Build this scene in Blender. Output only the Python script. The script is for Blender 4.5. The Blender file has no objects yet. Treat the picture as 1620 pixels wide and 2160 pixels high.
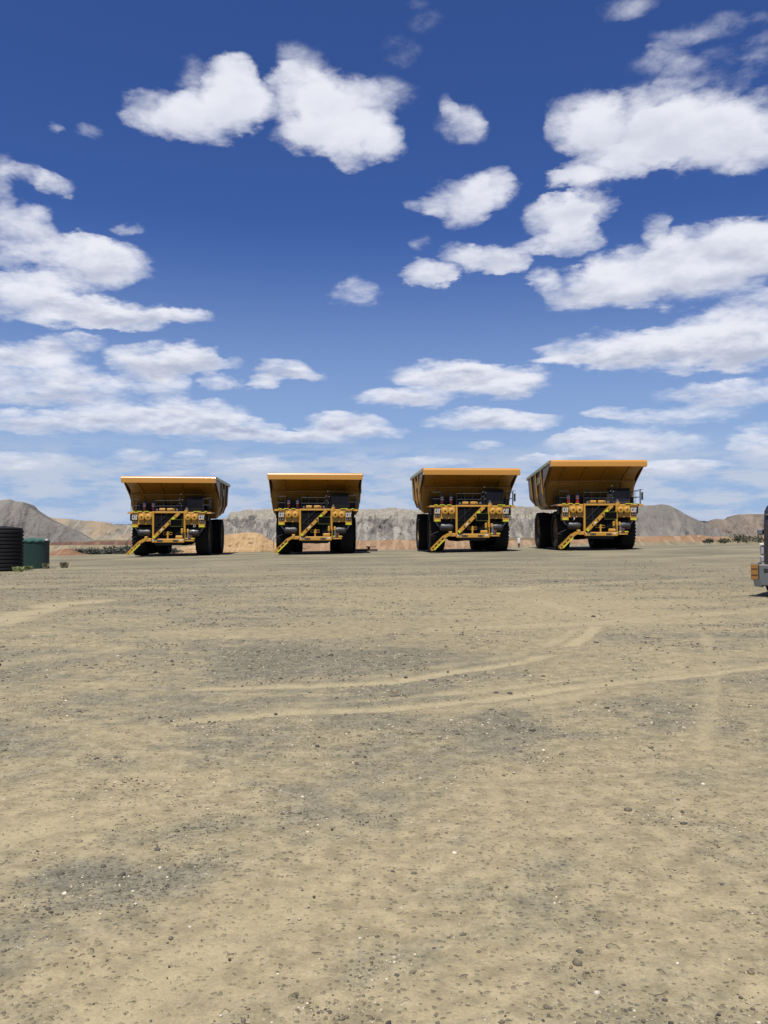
import bpy, math, random
import numpy as np
from mathutils import Vector, Matrix, noise as mnoise

random.seed(7)
R = math.radians
C = bpy.context.scene
COL = C.collection

# ------------------------------------------------------------------ camera numbers
F_PX = 1762.0            # focal length in photo pixels (1620 x 2160)
EYE = 1.6
PITCH = math.atan(40.0 / F_PX)

def pix_dir(px, py):
    """world direction through a photo pixel (camera at 0,0,EYE looking +Y)"""
    x, y, z = (px - 810.0), F_PX, (1080.0 - py)
    c, s = math.cos(PITCH), math.sin(PITCH)
    v = Vector((x, y * c - z * s, y * s + z * c))
    return v.normalized()

def at(px, Y, py=None):
    """world x (and z) of a photo pixel at forward distance Y"""
    d = pix_dir(px, 1120 if py is None else py)
    k = Y / d.y
    return d.x * k, EYE + d.z * k

# ------------------------------------------------------------------ node helpers
class NT:
    def __init__(self, tree):
        self.t = tree; self.n = tree.nodes; self.l = tree.links
    def node(self, typ, **kw):
        n = self.n.new(typ)
        for k, v in kw.items():
            setattr(n, k, v)
        return n
    def put(self, sock, v):
        if isinstance(v, bpy.types.NodeSocket): self.l.new(v, sock)
        elif v is not None: sock.default_value = v
    def math(self, op, a, b=None, c=None, clamp=False):
        n = self.node('ShaderNodeMath', operation=op, use_clamp=clamp)
        self.put(n.inputs[0], a)
        if b is not None: self.put(n.inputs[1], b)
        if c is not None: self.put(n.inputs[2], c)
        return n.outputs[0]
    def vmath(self, op, a, b=None, c=None, scale=None):
        n = self.node('ShaderNodeVectorMath', operation=op)
        self.put(n.inputs[0], a)
        if b is not None: self.put(n.inputs[1], b)
        if c is not None: self.put(n.inputs[2], c)
        if scale is not None: self.put(n.inputs['Scale'], scale)
        return n.outputs['Value'] if op in ('DOT_PRODUCT', 'LENGTH', 'DISTANCE') else n.outputs['Vector']
    def noise(self, vec, scale, detail=4, rough=0.55, dist=0.0, out='Fac', lac=2.0):
        n = self.node('ShaderNodeTexNoise')
        if vec is not None: self.put(n.inputs['Vector'], vec)
        self.put(n.inputs['Scale'], scale); n.inputs['Detail'].default_value = detail
        n.inputs['Roughness'].default_value = rough; n.inputs['Distortion'].default_value = dist
        n.inputs['Lacunarity'].default_value = lac
        return n.outputs[out]
    def voronoi(self, vec, scale, feature='F1', out='Distance', rnd=1.0):
        n = self.node('ShaderNodeTexVoronoi', feature=feature)
        self.put(n.inputs['Vector'], vec); self.put(n.inputs['Scale'], scale)
        n.inputs['Randomness'].default_value = rnd
        return n.outputs[out]
    def ramp(self, fac, stops, interp='LINEAR'):
        n = self.node('ShaderNodeValToRGB'); cr = n.color_ramp; cr.interpolation = interp
        while len(cr.elements) < len(stops): cr.elements.new(0.5)
        for e, (p, c) in zip(cr.elements, stops):
            e.position = p; e.color = (*c, 1) if len(c) == 3 else c
        self.put(n.inputs[0], fac)
        return n.outputs[0]
    def smooth(self, v, a, b, o0=0.0, o1=1.0):
        n = self.node('ShaderNodeMapRange', interpolation_type='SMOOTHSTEP')
        self.put(n.inputs['Value'], v)
        n.inputs['From Min'].default_value = a; n.inputs['From Max'].default_value = b
        n.inputs['To Min'].default_value = o0; n.inputs['To Max'].default_value = o1
        return n.outputs['Result']
    def mix(self, fac, a, b, mode='MIX'):
        n = self.node('ShaderNodeMix', data_type='RGBA', blend_type=mode)
        self.put(n.inputs[0], fac); self.put(n.inputs[6], a); self.put(n.inputs[7], b)
        return n.outputs[2]
    def sep(self, v):
        n = self.node('ShaderNodeSeparateXYZ'); self.put(n.inputs[0], v); return n.outputs
    def comb(self, x, y, z=0.0):
        n = self.node('ShaderNodeCombineXYZ')
        self.put(n.inputs[0], x); self.put(n.inputs[1], y); self.put(n.inputs[2], z)
        return n.outputs[0]

def c4(c): return (c[0], c[1], c[2], 1.0)

def dim(nt, c):
    return nt.mix(1.0, c, (ALB, ALB, ALB, 1), 'MULTIPLY')

def srgb(r, g, b):
    f = lambda u: (u / 12.92 if u <= 0.04045 else ((u + 0.055) / 1.055) ** 2.4)
    return (f(r / 255), f(g / 255), f(b / 255))

ALB = 0.487      # the picture is exposed up by EV; base colours stay correspondingly modest
EV = 1.05
MATS = {}
def new_mat(name):
    m = bpy.data.materials.new(name); m.use_nodes = True
    nt = NT(m.node_tree)
    bs = m.node_tree.nodes['Principled BSDF']
    MATS[name] = m
    return m, nt, bs

def paint(name, col, rough=0.45, metal=0.0, dirt=0.25, dirtcol=(0.30, 0.24, 0.16), coat=0.0, scale=1.3, spec=0.5):
    """painted or bare metal / rubber with dust and wear"""
    m, nt, bs = new_mat(name)
    co = nt.node('ShaderNodeTexCoord').outputs['Object']
    n1 = nt.noise(co, scale, 6, 0.62)
    n2 = nt.noise(co, scale * 9, 3, 0.6)
    f = nt.smooth(nt.math('ADD', nt.math('MULTIPLY', n1, 0.8), nt.math('MULTIPLY', n2, 0.25)), 0.45, 0.75, 0, dirt)
    col = tuple(v*ALB for v in col); dirtcol = tuple(v*ALB for v in dirtcol)
    c = nt.mix(f, c4(col), c4(dirtcol))
    nt.put(bs.inputs['Base Color'], c)
    nt.put(bs.inputs['Roughness'], nt.math('MULTIPLY_ADD', f, 0.5, rough, clamp=True))
    bs.inputs['Metallic'].default_value = metal
    bs.inputs['Coat Weight'].default_value = coat
    bs.inputs['Specular IOR Level'].default_value = spec
    return m

# ------------------------------------------------------------------ mesh helpers
class MB:
    def __init__(self): self.v = []; self.f = []
    def add(self, vs, fs):
        o = len(self.v); self.v.extend([tuple(p) for p in vs]); self.f.extend([tuple(i + o for i in q) for q in fs])
        return self
    def box(self, x0, x1, y0, y1, z0, z1):
        vs = [(x0,y0,z0),(x1,y0,z0),(x1,y1,z0),(x0,y1,z0),(x0,y0,z1),(x1,y0,z1),(x1,y1,z1),(x0,y1,z1)]
        return self.add(vs, [(0,3,2,1),(4,5,6,7),(0,1,5,4),(1,2,6,5),(2,3,7,6),(3,0,4,7)])
    def cbox(self, x0, x1, y0, y1, z0, z1, b=0.02):
        """box with chamfered edges"""
        b = min(b, (x1-x0)*.45, (y1-y0)*.45, (z1-z0)*.45)
        vs = []; 
        X=(x0,x1); Y=(y0,y1); Z=(z0,z1)
        idx = {}
        for i in (0,1):
            for j in (0,1):
                for k in (0,1):
                    sx = b if i==0 else -b; sy = b if j==0 else -b; sz = b if k==0 else -b
                    for ax in range(3):
                        p = [X[i]+sx, Y[j]+sy, Z[k]+sz]
                        p[ax] = (X[i],Y[j],Z[k])[ax]
                        idx[(i,j,k,ax)] = len(vs); vs.append(tuple(p))
        fs = []
        g = lambda i,j,k,a: idx[(i,j,k,a)]
        for s in (0,1):
            q=[g(s,0,0,0),g(s,1,0,0),g(s,1,1,0),g(s,0,1,0)]; fs.append(q if s else q[::-1])
            q=[g(0,s,0,1),g(0,s,1,1),g(1,s,1,1),g(1,s,0,1)]; fs.append(q if s else q[::-1])
            q=[g(0,0,s,2),g(1,0,s,2),g(1,1,s,2),g(0,1,s,2)]; fs.append(q if s else q[::-1])
        for a in (0,1):
            for c in (0,1):
                fs.append([g(a,c,0,0),g(a,c,1,0),g(a,c,1,1),g(a,c,0,1)])
                fs.append([g(a,0,c,0),g(a,1,c,0),g(a,1,c,2),g(a,0,c,2)])
                fs.append([g(0,a,c,1),g(1,a,c,1),g(1,a,c,2),g(0,a,c,2)])
                for d in (0,1): fs.append([g(a,c,d,0),g(a,c,d,1),g(a,c,d,2)])
        return self.add(vs, fs)
    def cyl(self, p0, p1, r0, r1=None, n=14, caps=True):
        r1 = r0 if r1 is None else r1
        p0 = Vector(p0); p1 = Vector(p1); d = (p1-p0).normalized()
        a = Vector((0,0,1)) if abs(d.z) < .9 else Vector((1,0,0))
        u = d.cross(a).normalized(); w = d.cross(u)
        vs = []
        for p, r in ((p0,r0),(p1,r1)):
            for i in range(n):
                t = 2*math.pi*i/n; vs.append(p + u*(r*math.cos(t)) + w*(r*math.sin(t)))
        fs = [(i,(i+1)%n,n+(i+1)%n,n+i) for i in range(n)]
        if caps: fs += [tuple(range(n))[::-1], tuple(range(n,2*n))]
        return self.add(vs, fs)
    def tube(self, pts, r, n=8):
        for a, b in zip(pts[:-1], pts[1:]): self.cyl(a, b, r, r, n)
        return self
    def lathe(self, prof, n=40, axis='X', c=(0,0,0), closed=False):
        """prof: (along, radius) list"""
        vs = []
        for (h, r) in prof:
            for i in range(n):
                t = 2*math.pi*i/n; a, b = r*math.cos(t), r*math.sin(t)
                p = (h,a,b) if axis=='X' else ((a,h,b) if axis=='Y' else (a,b,h))
                vs.append((p[0]+c[0],p[1]+c[1],p[2]+c[2]))
        fs = []; m = len(prof)
        for j in range(m-1 if not closed else m):
            k = (j+1) % m
            for i in range(n):
                fs.append((j*n+i, j*n+(i+1)%n, k*n+(i+1)%n, k*n+i))
        return self.add(vs, fs)
    def prism(self, poly, a0, a1, axis='X'):
        """extrude 2-D polygon: axis X -> poly is (y,z); Y -> (x,z); Z -> (x,y)"""
        n = len(poly); vs = []
        for a in (a0, a1):
            for (p, q) in poly:
                vs.append((a,p,q) if axis=='X' else ((p,a,q) if axis=='Y' else (p,q,a)))
        fs = [(i,(i+1)%n,n+(i+1)%n,n+i) for i in range(n)] + [tuple(range(n))[::-1], tuple(range(n,2*n))]
        return self.add(vs, fs)
    def bar(self, p0, p1, w, h, up=(0,0,1)):
        """rectangular bar from p0 to p1: w sideways, h along up"""
        p0=Vector(p0); p1=Vector(p1); d=(p1-p0).normalized(); up=Vector(up)
        s=d.cross(up).normalized(); u=s.cross(d).normalized()
        vs=[]
        for p in (p0,p1):
            for a,b in ((-1,-1),(1,-1),(1,1),(-1,1)): vs.append(p+s*(a*w/2)+u*(b*h/2))
        return self.add(vs,[(0,1,5,4),(1,2,6,5),(2,3,7,6),(3,0,4,7),(3,2,1,0),(4,5,6,7)])
    def build(self, name, mat, parent=None, smooth=None, loc=(0,0,0)):
        me = bpy.data.meshes.new(name); me.from_pydata(self.v, [], self.f); me.validate()
        import bmesh
        bm = bmesh.new(); bm.from_mesh(me); bmesh.ops.recalc_face_normals(bm, faces=bm.faces); bm.to_mesh(me); bm.free()
        me.materials.append(mat)
        if smooth is not None:
            me.polygons.foreach_set('use_smooth', [True]*len(me.polygons))
            me.set_sharp_from_angle(angle=R(smooth))
        o = bpy.data.objects.new(name, me); COL.objects.link(o)
        o.location = loc
        if parent: o.parent = parent
        return o

def np_mesh(name, verts, faces, mat, smooth=True):
    me = bpy.data.meshes.new(name)
    v = np.asarray(verts, dtype=np.float32); f = np.asarray(faces, dtype=np.int32)
    me.vertices.add(len(v)); me.vertices.foreach_set('co', v.ravel())
    k = f.shape[1]
    me.loops.add(f.size); me.loops.foreach_set('vertex_index', f.ravel())
    me.polygons.add(len(f)); me.polygons.foreach_set('loop_start', np.arange(0, f.size, k, dtype=np.int32))
    me.polygons.foreach_set('loop_total', np.full(len(f), k, dtype=np.int32))
    me.update(calc_edges=True); me.validate()
    if smooth: me.polygons.foreach_set('use_smooth', np.ones(len(me.polygons), dtype=bool))
    me.materials.append(mat)
    o = bpy.data.objects.new(name, me); COL.objects.link(o)
    return o

def tag(o, label=None, cat=None, group=None, kind=None):
    if label: o['label'] = label
    if cat: o['category'] = cat
    if group: o['group'] = group
    if kind: o['kind'] = kind
    return o

def empty(name, loc=(0,0,0), rz=0.0, label=None, cat=None, group=None):
    o = bpy.data.objects.new(name, None); COL.objects.link(o)
    o.location = loc; o.rotation_euler = (0,0,rz); o.empty_display_size = 0.3
    return tag(o, label, cat, group)

def copy_tree(o, parent=None):
    c = o.copy(); COL.objects.link(c); c.parent = parent
    for ch in list(o.children): copy_tree(ch, c)
    return c

def sstep(a, b, x):
    t = min(1.0, max(0.0, (x - a) / (b - a))); return t*t*(3-2*t)

def fbm(x, y, z=0.0, o=4):
    return mnoise.fractal(Vector((x, y, z)), 1.0, 2.0, o)
# ------------------------------------------------------------------ world: sky with clouds
SUN_EL, SUN_AZ = 66.0, 192.0          # azimuth clockwise from +Y (sun behind the camera, a little left)
sun_vec = Vector((math.sin(R(SUN_AZ))*math.cos(R(SUN_EL)), math.cos(R(SUN_AZ))*math.cos(R(SUN_EL)), math.sin(R(SUN_EL))))

# cloud puffs: photo pixel x, y, half width, half height, strength
CLOUDS = [
 (340,238,72,46,1),(425,245,90,48,1),(490,205,66,68,1),(398,172,38,40,.28),(535,235,36,34,.6),
 (645,222,82,72,1),(722,238,92,76,1),(662,290,96,36,.9),(770,292,75,55,.9),(820,312,42,36,.7),(645,122,52,30,.27),(818,190,52,34,.28),(690,150,40,20,.25),
 (962,262,52,40,.34),(938,232,24,26,.30),(990,285,34,26,.25),
 (1235,262,75,62,1),(1335,272,125,70,1),(1450,282,120,62,1),(1570,285,95,62,1),(1310,352,115,32,.8),(1215,380,60,20,.6),
 (1428,168,52,34,.30),(1545,172,110,26,.27),(1500,66,120,22,.26),(1600,95,40,50,.28),(1375,130,70,22,.22),(1312,22,62,22,.25),(1500,218,130,22,.24),(1560,120,90,20,.20),(1340,190,90,22,.22),
 (960,430,75,42,.95),(1030,408,62,34,.62),(885,440,36,16,.42),
 (1178,460,72,40,1),(1250,438,60,36,1),(1208,500,62,34,.75),(1130,515,36,16,.40),
 (920,573,62,24,.9),(1050,545,66,32,.9),(985,530,44,22,.55),(895,515,28,20,.34),
 (1390,575,175,60,1),(1520,540,150,64,1),(1610,515,100,56,1),(1235,605,100,42,.9),(1390,482,32,36,.55),(1305,622,95,30,.7),(1605,640,100,36,.65),(1143,592,26,34,.42),
 (1295,735,150,38,1),(1425,745,180,40,1),(1560,735,130,42,.9),(1195,757,80,16,.7),(1520,690,110,42,.6),
 (1550,830,160,26,.75),(1440,876,130,20,.65),(1290,872,56,14,.55),(1315,935,160,32,.75),(1215,922,60,14,.45),(1605,935,62,40,.65),
 (930,788,105,30,1),(1015,803,140,32,1),(1095,812,70,22,.8),(855,838,100,20,.75),
 (1010,885,110,26,.9),(1105,888,84,20,.8),(1020,940,46,8,.40),
 (175,545,90,42,1),(245,562,66,40,.9),(50,482,66,46,.75),(20,530,60,34,.5),(60,372,44,20,.5),(112,392,42,22,.65),(0,405,30,34,.6),(10,350,22,26,.4),
 (90,635,170,42,1),(240,660,130,28,1),(360,668,84,17,.95),(130,592,100,18,.5),
 (55,795,140,52,.9),(60,742,90,24,.7),(150,722,72,22,.5),(205,825,110,34,.7),
 (325,762,95,38,1),(400,762,66,30,.9),(350,818,56,36,.8),(470,770,42,11,.36),
 (455,808,38,17,.75),(500,810,22,8,.35),(595,780,54,24,.85),(560,806,38,14,.8),(645,793,52,10,.55),
 (85,892,120,24,.9),(280,885,160,30,.95),(405,872,110,30,.95),(450,902,140,26,.95),(570,917,110,14,.75),
 (735,893,84,22,.85),(695,918,90,20,.8),(785,910,74,16,.75),
 (60,972,110,18,.6),(280,960,62,14,.55),(402,958,38,12,.5),(535,980,100,16,.5),(765,965,70,13,.4),(375,997,40,6,.42),(905,975,90,12,.75),(1180,970,90,11,.7),(1400,985,130,12,.75),
 (752,620,50,28,.45),(275,485,32,14,.40),(190,275,24,18,.17),(130,270,13,13,.17),(900,50,48,22,.15),(850,105,40,26,.19),(875,12,32,12,.15),
]

def build_world():
    w = bpy.data.worlds.new('World'); C.world = w; w.use_nodes = True
    nt = NT(w.node_tree); nt.n.clear()
    out = nt.node('ShaderNodeOutputWorld')
    sky = nt.node('ShaderNodeTexSky', sky_type='NISHITA')
    sky.sun_disc = False; sky.sun_elevation = R(SUN_EL); sky.sun_rotation = R(SUN_AZ)
    sky.altitude = 200.0; sky.air_density = 1.0; sky.dust_density = 0.6; sky.ozone_density = 3.0
    STR = 0.12 / 2**EV
    co = nt.node('ShaderNodeTexCoord').outputs['Generated']
    s = nt.sep(co)
    az = nt.math('ARCTAN2', s[0], s[1]); el = nt.math('ARCSINE', s[2])
    # perspective cloud-deck coordinates drive the noise
    zz = nt.math('ADD', nt.math('MAXIMUM', s[2], 0.0), 0.22)
    P = nt.comb(nt.math('DIVIDE', s[0], zz), nt.math('DIVIDE', s[1], zz), nt.math('MULTIPLY', s[2], 1.0))
    big = nt.noise(P, 5.0, 2, 0.5, out='Color')
    fine = nt.noise(P, 17.0, 5, 0.62, out='Color')
    p = nt.comb(az, el, 0.0)
    off = nt.vmath('ADD', nt.vmath('MULTIPLY_ADD', big, (0.055, 0.036, 0), (-0.0275, -0.018, 0)),
                   nt.vmath('MULTIPLY_ADD', fine, (0.034, 0.028, 0), (-0.017, -0.014, 0)))
    # the warp shrinks towards the horizon, where the clouds are farther off
    shr = nt.smooth(el, 0.0, 0.35, 0.28, 1.0)
    pw = nt.vmath('ADD', p, nt.vmath('SCALE', off, scale=shr))
    gen = nt.noise(P, 1.9, 4, 0.55)
    tex = nt.noise(P, 10.0, 8, 0.66)
    soft2 = nt.noise(nt.vmath('ADD', P, (0.0, -0.05, 0.0)), 6.0, 4, 0.55)
    soft = nt.noise(P, 6.0, 4, 0.55)
    rel = nt.math('MULTIPLY', nt.math('SUBTRACT', soft2, soft), 2.2)
    ero = nt.math('ADD', nt.math('MULTIPLY_ADD', tex, 1.7, -0.86), nt.math('MULTIPLY_ADD', nt.noise(P, 4.6, 4, 0.55), 2.1, -1.09))
    lo_far = nt.smooth(el, 0.55, 0.10, 0.30, 1.0)
    see = nt.smooth(el, 0.02, 0.20, 0.72, 0.97)
    k = 1.0 / 0.12
    hi = c4([x*k for x in srgb(236, 238, 247)]); lo = c4([x*k for x in srgb(172, 180, 203)])
    base = nt.mix(1.0, sky.outputs[0], SKYTINT, 'MULTIPLY')
    hz = c4([x*k for x in srgb(160, 187, 223)])
    base = nt.mix(nt.smooth(el, 0.37, -0.01, 0.0, 0.90), base, hz)
    lowc = c4([x*k for x in srgb(194, 203, 221)])
    lowP = nt.comb(nt.math('MULTIPLY', az, 11.0), nt.math('MULTIPLY', el, 48.0), 0.0)

    uid = [0]
    INS = [('pw','NodeSocketVector',pw),('base','NodeSocketColor',base),('ero','NodeSocketFloat',ero),('rel','NodeSocketFloat',rel),
           ('far','NodeSocketFloat',lo_far),('see','NodeSocketFloat',see),('el','NodeSocketFloat',el),('lowp','NodeSocketVector',lowP),('gen','NodeSocketFloat',gen)]
    def tile(clouds, haze=False, wild=False):
        """background shader for one patch of sky, with only the clouds that reach it"""
        uid[0] += 1; eps = 1.0 + uid[0]*2e-5     # keeps the tiles' nodes distinct
        g = bpy.data.node_groups.new('sky_patch', 'ShaderNodeTree')
        for n_, t_, _ in INS: g.interface.new_socket(n_, in_out='INPUT', socket_type=t_)
        g.interface.new_socket('out', in_out='OUTPUT', socket_type='NodeSocketShader')
        q_ = NT(g); gi = q_.node('NodeGroupInput'); go = q_.node('NodeGroupOutput')
        I = {n_: gi.outputs[n_] for n_, _, _ in INS}
        acc = vec = None
        for (px, py, rx, ry, st) in clouds:
            d = pix_dir(px, py); a = math.atan2(d.x, d.y); e = math.asin(d.z)
            ra = rx / F_PX * math.cos(a) * 1.17 * eps; st = st * eps; re = ry / F_PX * math.cos(e) * 1.20
            v = q_.vmath('MULTIPLY_ADD', I['pw'], (1/ra, 1/re, 0), (-a/ra, -e/re, 0))
            q = q_.vmath('DOT_PRODUCT', v, v)
            f = q_.math('MAXIMUM', q_.math('MULTIPLY_ADD', q, -st, st), 0.0)
            acc = f if acc is None else q_.math('ADD', acc, f)
            vf = q_.vmath('SCALE', v, scale=f); vec = vf if vec is None else q_.vmath('ADD', vec, vf)
        col = I['base']
        if haze:   # pale broken deck low over the horizon
            low = q_.noise(I['lowp'], 1.0, 7, 0.62)
            lm = q_.math('MULTIPLY', q_.smooth(low, 0.38, 0.56*eps), q_.math('MULTIPLY', q_.smooth(I['el'], 0.12, 0.06), q_.smooth(I['el'], -0.01, 0.02, 0.3, 1.0)))
            col = q_.mix(q_.math('MULTIPLY', lm, 0.85), col, lowc)
        if wild:
            acc = q_.math('MULTIPLY', q_.smooth(I['gen'], 0.50, 0.68), q_.smooth(I['el'], 0.02, 0.12))
        if acc is not None:
            den = q_.math('ADD', acc, I['ero'])
            alpha = q_.math('MULTIPLY', q_.smooth(den, -0.16, 1.08*eps), q_.smooth(acc, 0.0, 0.30)); alpha = q_.math('POWER', alpha, 0.85)
            if vec is not None:
                yy = q_.math('DIVIDE', q_.sep(vec)[1], q_.math('MAXIMUM', acc, 0.05))
                lit = q_.math('ADD', q_.math('MULTIPLY_ADD', yy, 0.60, 0.62), I['rel'])
            else:
                lit = q_.math('ADD', 0.6, I['rel'])
            lit = q_.smooth(lit, 0.0, 1.0)
            gr = q_.math('MULTIPLY', q_.math('SUBTRACT', 1.0, lit), q_.math('MULTIPLY', q_.smooth(acc, 0.2, 1.3, 0.45, 1.0), I['far']))
            col = q_.mix(q_.math('MULTIPLY', alpha, I['see']), col, q_.mix(gr, hi, lo))
        bg = q_.node('ShaderNodeBackground'); bg.inputs[1].default_value = STR
        q_.put(bg.inputs[0], col)
        q_.l.new(bg.outputs[0], go.inputs[0])
        gn = nt.node('ShaderNodeGroup'); gn.node_tree = g
        for i_, (n_, _, s_) in enumerate(INS): nt.l.new(s_, gn.inputs[i_])
        return gn.outputs[0]
    def choose(test, a, b):
        m = nt.node('ShaderNodeMixShader'); nt.put(m.inputs[0], test); nt.l.new(a, m.inputs[1]); nt.l.new(b, m.inputs[2])
        return m.outputs[0]
    def reaches(c, b):
        d = pix_dir(c[0], c[1]); a = math.atan2(d.x, d.y); e = math.asin(d.z)
        ra = c[2]/F_PX*1.22 + 0.045; re = c[3]/F_PX*1.25 + 0.034
        return a+ra > b[0] and a-ra < b[1] and e+re > b[2] and e-re < b[3]
    cols = [-0.56, -0.25, 0.0, 0.24, 0.56]; rows = [-0.1, 0.105, 0.165, 0.235, 0.36, 0.66]
    def row(j):
        ts = [tile([c for c in CLOUDS if reaches(c, (cols[i], cols[i+1], rows[j], rows[j+1]))], haze=(j == 0 or j == 1)) for i in range(4)]
        m = ts[0]
        left = choose(nt.math('GREATER_THAN', az, cols[1]), ts[0], ts[1])
        right = choose(nt.math('GREATER_THAN', az, cols[3]), ts[2], ts[3])
        return choose(nt.math('GREATER_THAN', az, cols[2]), left, right)
    rs = [row(j) for j in range(5)]
    t = rs[4]
    for j in (3, 2, 1, 0):
        t = choose(nt.math('LESS_THAN', el, rows[j+1]), t, rs[j])
    inside = nt.math('MULTIPLY', nt.math('LESS_THAN', nt.math('ABSOLUTE', az), 0.56), nt.math('LESS_THAN', el, 0.66))
    t = choose(inside, tile([], haze=False, wild=True), t)
    nt.l.new(t, out.inputs[0])
    w.cycles.sampling_method = 'MANUAL'; w.cycles.sample_map_resolution = 512
SKYTINT = (0.30, 0.43, 0.77, 1)
build_world()

sun = bpy.data.lights.new('sun', 'SUN'); sun.energy = 4.3; sun.angle = R(0.53); sun.color = (1.0, 0.955, 0.88)
so = bpy.data.objects.new('sun', sun); COL.objects.link(so)
so.rotation_euler = sun_vec.to_track_quat('Z', 'Y').to_euler(); so.location = (0, -10, 30)

cam = bpy.data.cameras.new('camera'); co_ = bpy.data.objects.new('camera', cam); COL.objects.link(co_)
cam.sensor_fit = 'VERTICAL'; cam.sensor_height = 36.0; cam.sensor_width = 27.0
cam.lens = 36.0 * F_PX / 2160.0
cam.clip_start = 0.05; cam.clip_end = 20000
co_.location = (0, 0, EYE); co_.rotation_euler = (R(90) + PITCH, 0, 0)
C.camera = co_
C.view_settings.view_transform = 'Standard'; C.view_settings.look = 'None'
C.view_settings.exposure = EV; C.view_settings.gamma = 1.0
C.cycles.max_bounces = 5; C.cycles.diffuse_bounces = 1; C.cycles.glossy_bounces = 3
C.cycles.use_denoising = True
# ------------------------------------------------------------------ terrain
def _hash(ix, iy, seed):
    h = (ix.astype(np.int64) * 374761393 + iy.astype(np.int64) * 668265263 + seed * 974711) & 0xffffffff
    h = ((h ^ (h >> 13)) * 1274126177) & 0xffffffff
    h = (h ^ (h >> 16)) & 0xffffffff
    return h.astype(np.float64) / 4294967295.0
def vnoise(x, y, seed=0):
    ix = np.floor(x); iy = np.floor(y); fx = x - ix; fy = y - iy
    fx = fx*fx*(3-2*fx); fy = fy*fy*(3-2*fy)
    a = _hash(ix, iy, seed); b = _hash(ix+1, iy, seed); c = _hash(ix, iy+1, seed); d = _hash(ix+1, iy+1, seed)
    return (a*(1-fx)+b*fx)*(1-fy) + (c*(1-fx)+d*fx)*fy
def nfbm(x, y, seed=0, o=5, g=0.55):
    s = 0; a = 1; t = 0
    for i in range(o):
        s = s + a*vnoise(x*2**i + 17.3*i, y*2**i - 9.1*i, seed+i); t += a; a *= g
    return s / t
def nsmooth(v, a, b):
    t = np.clip((v-a)/(b-a), 0, 1); return t*t*(3-2*t)

def gz(x, y):
    """height of the yard: nearly level, rising gently to the right, falling away past the trucks"""
    x = np.asarray(x, float); y = np.asarray(y, float)
    s = nsmooth(y, 8.0, 62.0)
    xc = np.clip(x, -42, 42)
    z = s * (-0.20 + 0.0165 * xc)
    z = z + 0.07*(nfbm(x*0.11, y*0.11, 5, 2)-0.5)*nsmooth(y, 8, 25)
    z = z - 0.9*nsmooth(y, 79.0, 104.0)
    return z
def gzf(x, y): return float(gz(np.array([x]), np.array([y]))[0])

def gpt(px, py, z=0.0):
    """ground point under a photo pixel, on the level near yard"""
    d = pix_dir(px, py); k = (z - EYE) / d.z
    return (d.x*k, d.y*k)

TRACKS = [ # (polyline in photo pixels, half width m, strength)
 ([(330,1456),(560,1448),(810,1441),(960,1418),(1100,1397),(1190,1370),(1240,1340),(1255,1322)], 0.10, 1.0),
 ([(380,1446),(600,1436),(810,1424),(960,1402),(1100,1380),(1170,1355),(1215,1330)], 0.09, .5),
 ([(380,1520),(620,1503),(810,1495),(1000,1478),(1180,1455),(1400,1430),(1640,1405)], 0.085, 1.0),
 ([(640,1484),(810,1474),(1000,1458),(1180,1437),(1400,1414)], 0.06, .6),
 ([(-40,1318),(0,1308),(60,1288),(120,1272),(210,1264)], 0.40, .9),
 ([(-40,1404),(150,1382),(330,1362),(480,1345)], 0.20, .6),
 ([(-40,1510),(120,1505),(260,1508)], 0.12, .6),
 ([(1040,1245),(1240,1228),(1450,1222),(1650,1214)], 0.5, .6),
 ([(900,1330),(1300,1312),(1480,1296),(1650,1282)], 0.25, .55),
 ([(980,1500),(1200,1472),(1330,1432),(1480,1410),(1650,1400)], 0.10, .6),
 ([(1120,1262),(1250,1300),(1500,1312),(1650,1310)], 0.2, .45),
 ([(1480,1580),(1500,1480),(1505,1400),(1490,1340)], 0.07, .5),
 ([(-40,1790),(100,1740),(220,1705),(330,1690)], 0.10, .7),
 ([(180,2160),(320,2080),(480,1990),(640,1900)], 0.11, .55),
 ([(700,1760),(820,1700),(980,1650),(1100,1640)], 0.09, .45),
 ([(150,1238),(500,1232),(800,1215),(1000,1212)], 0.5, .4),
]
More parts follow.
